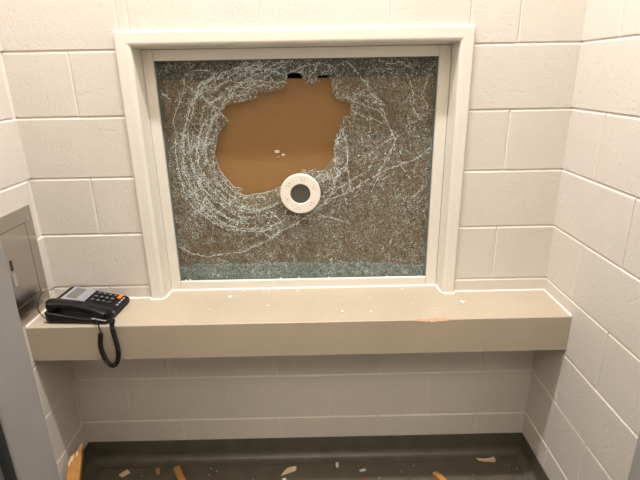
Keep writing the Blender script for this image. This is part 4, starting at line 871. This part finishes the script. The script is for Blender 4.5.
# ------------------------------------------------------------------ broken wood and chips on the floor
def splinter(name, label, cat, A, B, w, h, m_face, m_end, seed, jag=.02, side=None, group=None, diag=0, cut=0):
    """a broken length of wood from A (jagged end) to B"""
    rr = random.Random(seed); A = Vector(A); B = Vector(B); d = B-A; Lg = d.length
    root = thing(name, label, cat, A, group=group)
    x = d.normalized(); y = Vector(side).normalized() if side else Vector((0, 0, 1)).cross(x).normalized()
    y = (y-x*y.dot(x)).normalized(); z = x.cross(y)
    if z.z < 0: z = -z
    bm = bmesh.new(); nx, ny = 6, 9
    def off(j, k): return jag*(rr.random() if 0 < j < ny else rr.random()*.7)
    grid = [[off(j, k)+diag*(1-j/ny)+cut*k*(.7+.6*rr.random()) for j in range(ny+1)] for k in range(2)]
    def pt(s, j, k): return x*s+y*(w*(j/ny-.5))+z*(h*k)
    V = {}
    for i in range(nx+1):
        for j in range(ny+1):
            for k in range(2):
                s0 = grid[k][j]; s = s0+(Lg-s0)*i/nx
                V[i, j, k] = bm.verts.new(pt(s, j, k))
    for i in range(nx):
        for j in range(ny):
            for k in range(2):
                bm.faces.new((V[i, j, k], V[i+1, j, k], V[i+1, j+1, k], V[i, j+1, k]))
        for j in (0, ny):
            bm.faces.new((V[i, j, 0], V[i+1, j, 0], V[i+1, j, 1], V[i, j, 1]))
    for j in range(ny):
        bm.faces.new((V[nx, j, 0], V[nx, j+1, 0], V[nx, j+1, 1], V[nx, j, 1]))
    obj('stick_body', bm, m_face, root)
    bm = bmesh.new()
    for j in range(ny):
        q = [pt(grid[k][jj], jj, k) for jj, k in ((j, 0), (j+1, 0), (j+1, 1), (j, 1))]
        # little raised fibres on the break
        vv = [bm.verts.new(p) for p in q]
        tip = bm.verts.new(sum(q, Vector())/4-x*rr.uniform(.2, 1)*jag*.5)
        for a in range(4): bm.faces.new((vv[a], vv[(a+1) % 4], tip))
    obj('broken_end', bm, m_end, root)
    return root

def chip(name, label, cat, x, y, pts, h, m, group=None, tilt=(0, 0), z=0.0):
    """flat fragment: outline pts in metres about (x,y)"""
    bm = bmesh.new(); n = len(pts)
    lo = [bm.verts.new((a, b, 0)) for a, b in pts]
    hi = [bm.verts.new((a*.9, b*.9, h)) for a, b in pts]
    for i in range(n): bm.faces.new((lo[i], lo[(i+1) % n], hi[(i+1) % n], hi[i]))
    bm.faces.new(lo[::-1]); bm.faces.new(hi)
    o = obj(name, bm, m); o.location = (x, y, z+.0004); o.rotation_euler = (tilt[0], tilt[1], 0)
    return tag(o, label, cat, group)

splinter('broken_wood_plank', 'thick broken wood plank with pale splintered top leaning on the left wall', 'wood plank', (.027, -.103, .208), (.066, -.335, .006), .046, .018, M_orwood, M_raw, 4, .02, side=(1, .12, 0), diag=.06, cut=.026)
splinter('broken_wood_stick', 'orange-brown wood stick on the dark floor beside a small pinkish chip', 'wood stick', (.374, -.058, .0045), (.452, -.187, .0045), .026, .012, M_orwood, M_orwood, 5, .006)
splinter('broken_wood_stick', 'orange wood stick with a white broken tip on the right half of the floor', 'wood stick', (1.434, -.112, .0005), (1.515, -.235, .0005), .022, .012, M_orwood, M_paper, 6, .014)
chip('wood_chip', 'small pinkish wood chip on the floor left of the orange-brown stick', 'wood chip', .300, -.071, [(-.012, .014), (.004, .018), (.013, -.012), (.006, -.022), (-.004, -.008)], .006, M_pink)
chip('wood_chip', 'square tan wood chip on the floor near the leaning broken plank', 'wood chip', .167, -.076, [(-.022, -.010), (-.004, -.020), (.022, .004), (.004, .020)], .005, M_raw)
chip('wood_chip', 'pointed tan wood chip in the middle of the dark floor', 'wood chip', .846, -.078, [(-.034, -.028), (.026, -.004), (.029, .015), (.020, .019), (-.012, .008)], .005, M_raw)
chip('wood_sliver', 'long thin pale wood sliver on the floor near the right corner', 'wood sliver', 1.668, -.050, [(-.042, .010), (-.020, .004), (.020, .006), (.038, .014), (.042, .002), (.034, -.010), (-.010, -.006), (-.030, .001)], .008, M_raw)
chip('paint_flake', 'small whitish flake on the floor just in front of the pointed tan chip', 'flake', .826, -.128, [(-.008, .007), (.008, .009), (.009, -.008), (-.006, -.010)], .004, M_paper)
chip('paint_flake', 'small grey upright flake on the floor right of the pointed tan chip', 'flake', 1.043, -.060, [(-.006, .009), (.006, .010), (.006, -.009), (-.005, -.009)], .010, M_paper)
chip('plastic_shard', 'dark red shard on the floor near the middle', 'shard', 1.152, -.136, [(-.012, .003), (.0, .006), (.013, .002), (.008, -.006), (-.007, -.006)], .004, M_red)
chip('plastic_shard', 'small black and white shard on the floor behind the dark red one', 'shard', 1.146, -.085, [(-.014, -.004), (.012, .004), (.014, -.004), (-.004, -.010)], .005, M_paper)
chip('paint_flake', 'tiny red fleck on the floor beside the square tan wood chip', 'flake', .197, -.052, [(-.005, .004), (.005, .005), (.004, -.005)], .003, M_red)

def granule(x, y, z, s, label, group, seed, m=None):
    rr = random.Random(seed); bm = bmesh.new()
    for q in range(3 if s > .008 else 1):
        o3 = Vector((rr.uniform(-s, s)*.7, rr.uniform(-s, s)*.7, 0)) if q else Vector((0, 0, 0))
        k = s*(1 if q == 0 else .6); a, b, c = k*rr.uniform(.7, 1.1), k*rr.uniform(.7, 1.1), k*rr.uniform(.45, .7)
        M = Matrix.Translation(o3) @ Matrix.Rotation(rr.uniform(0, 3), 4, 'Z')
        box(bm, -a/2, a/2, -b/2, b/2, 0, c, k*.12, 1, M=M)
    o = obj('glass_granule', bm, m or M_bit); o.location = (x, y, z+.0003)
    return tag(o, label, 'glass fragment', group)
GS = 'glass granules on the counter shelf'
granule(1.491, -.098, ZS, .015, 'largest glass fragment on the shelf, in front of the right side of the window frame', GS, 1)
granule(.649, -.010, ZS, .012, 'pale teal glass fragment on the shelf below the lower left of the window', GS, 2)
small = [(.511, .022), (.639, -.121), (.530, -.200), (.796, .017), (.828, .042), (.770, .020), (.602, .020), (.555, -.055), (.592, -.111), (.984, -.067), (1.059, -.021), (1.172, -.043),
         (1.161, -.144), (1.060, -.147), (1.317, -.090), (1.384, -.139), (1.700, -.138), (.900, .030), (.47, .045), (.690, .030), (.355, -.11), (1.09, -.03), (1.30, .03), (.80, -.09)]
for i, (x, y) in enumerate(small):
    granule(x, y, ZS, rg.uniform(.0045, .008), 'tiny clear glass granule lying on the beige counter shelf', GS, 10+i)
for i, x in enumerate((.470, .486, .835, .905, 1.02, 1.245)):
    granule(x, YS+.0072, GZ0, .0075, 'tiny glass granule on the white ledge under the broken pane', 'glass granules on the window ledge', 60+i)
for i, (x, y) in enumerate(((.242, -.090), (.519, -.061), (.517, -.093), (.545, -.075), (1.779, -.098), (1.755, -.076), (1.59, -.124), (.86, -.085), (.40, -.155), (.70, -.12), (1.30, -.10), (.135, -.115), (1.21, -.13), (1.36, -.07))):
    granule(x, y, .0000, .0055, 'tiny pale glass granule lying on the dark floor', 'glass granules on the floor', 80+i, M_gran)

# ------------------------------------------------------------------ light
def area(name, loc, rot, sx, sy, watts, col):
    L = bpy.data.lights.new(name, 'AREA'); L.shape = 'RECTANGLE'; L.size = sx; L.size_y = sy; L.energy = watts; L.color = col
    o = bpy.data.objects.new(name, L); COL.objects.link(o); o.location = loc; o.rotation_euler = rot; return o
area('booth_fluorescent_tube', (W/2, -.590, CEIL-.02), (0, 0, 0), 0.95, .07, LW, (1, .985, .965))
area('corridor_fill_light', (W/2, -2.2, 2.70), (0, 0, 0), 1.4, .9, LC, (1, .90, .76))  # unseen lamp added as warm fill for the shaded lower booth
wd = bpy.data.worlds.new('dim_surroundings'); S.world = wd; wd.use_nodes = True
wd.node_tree.nodes['Background'].inputs[0].default_value = (1, .96, .9, 1); wd.node_tree.nodes['Background'].inputs[1].default_value = .06

# ------------------------------------------------------------------ camera
cam = bpy.data.cameras.new('camera'); co = bpy.data.objects.new('camera', cam); COL.objects.link(co)
p, y, r = .336, .0062, -.0178
fwd = Vector((math.sin(y)*math.cos(p), math.cos(y)*math.cos(p), -math.sin(p))); right = Vector((math.cos(y), -math.sin(y), 0)); up = right.cross(fwd)
r2 = right*math.cos(r)+up*math.sin(r); u2 = up*math.cos(r)-right*math.sin(r)
mw = Matrix((r2, u2, -fwd)).transposed().to_4x4(); mw.translation = (.9786, -1.6287, 1.5455); co.matrix_world = mw
cam.sensor_width = 36; cam.sensor_fit = 'HORIZONTAL'; cam.lens = 478.09/640*36; cam.clip_start = .02
S.camera = co
S.view_settings.view_transform = 'Standard'; S.view_settings.look = 'None'; S.view_settings.gamma = 1; S.view_settings.use_curve_mapping = False
S.view_settings.exposure = EXPO
S.cycles.max_bounces = 10; S.cycles.transparent_max_bounces = 24
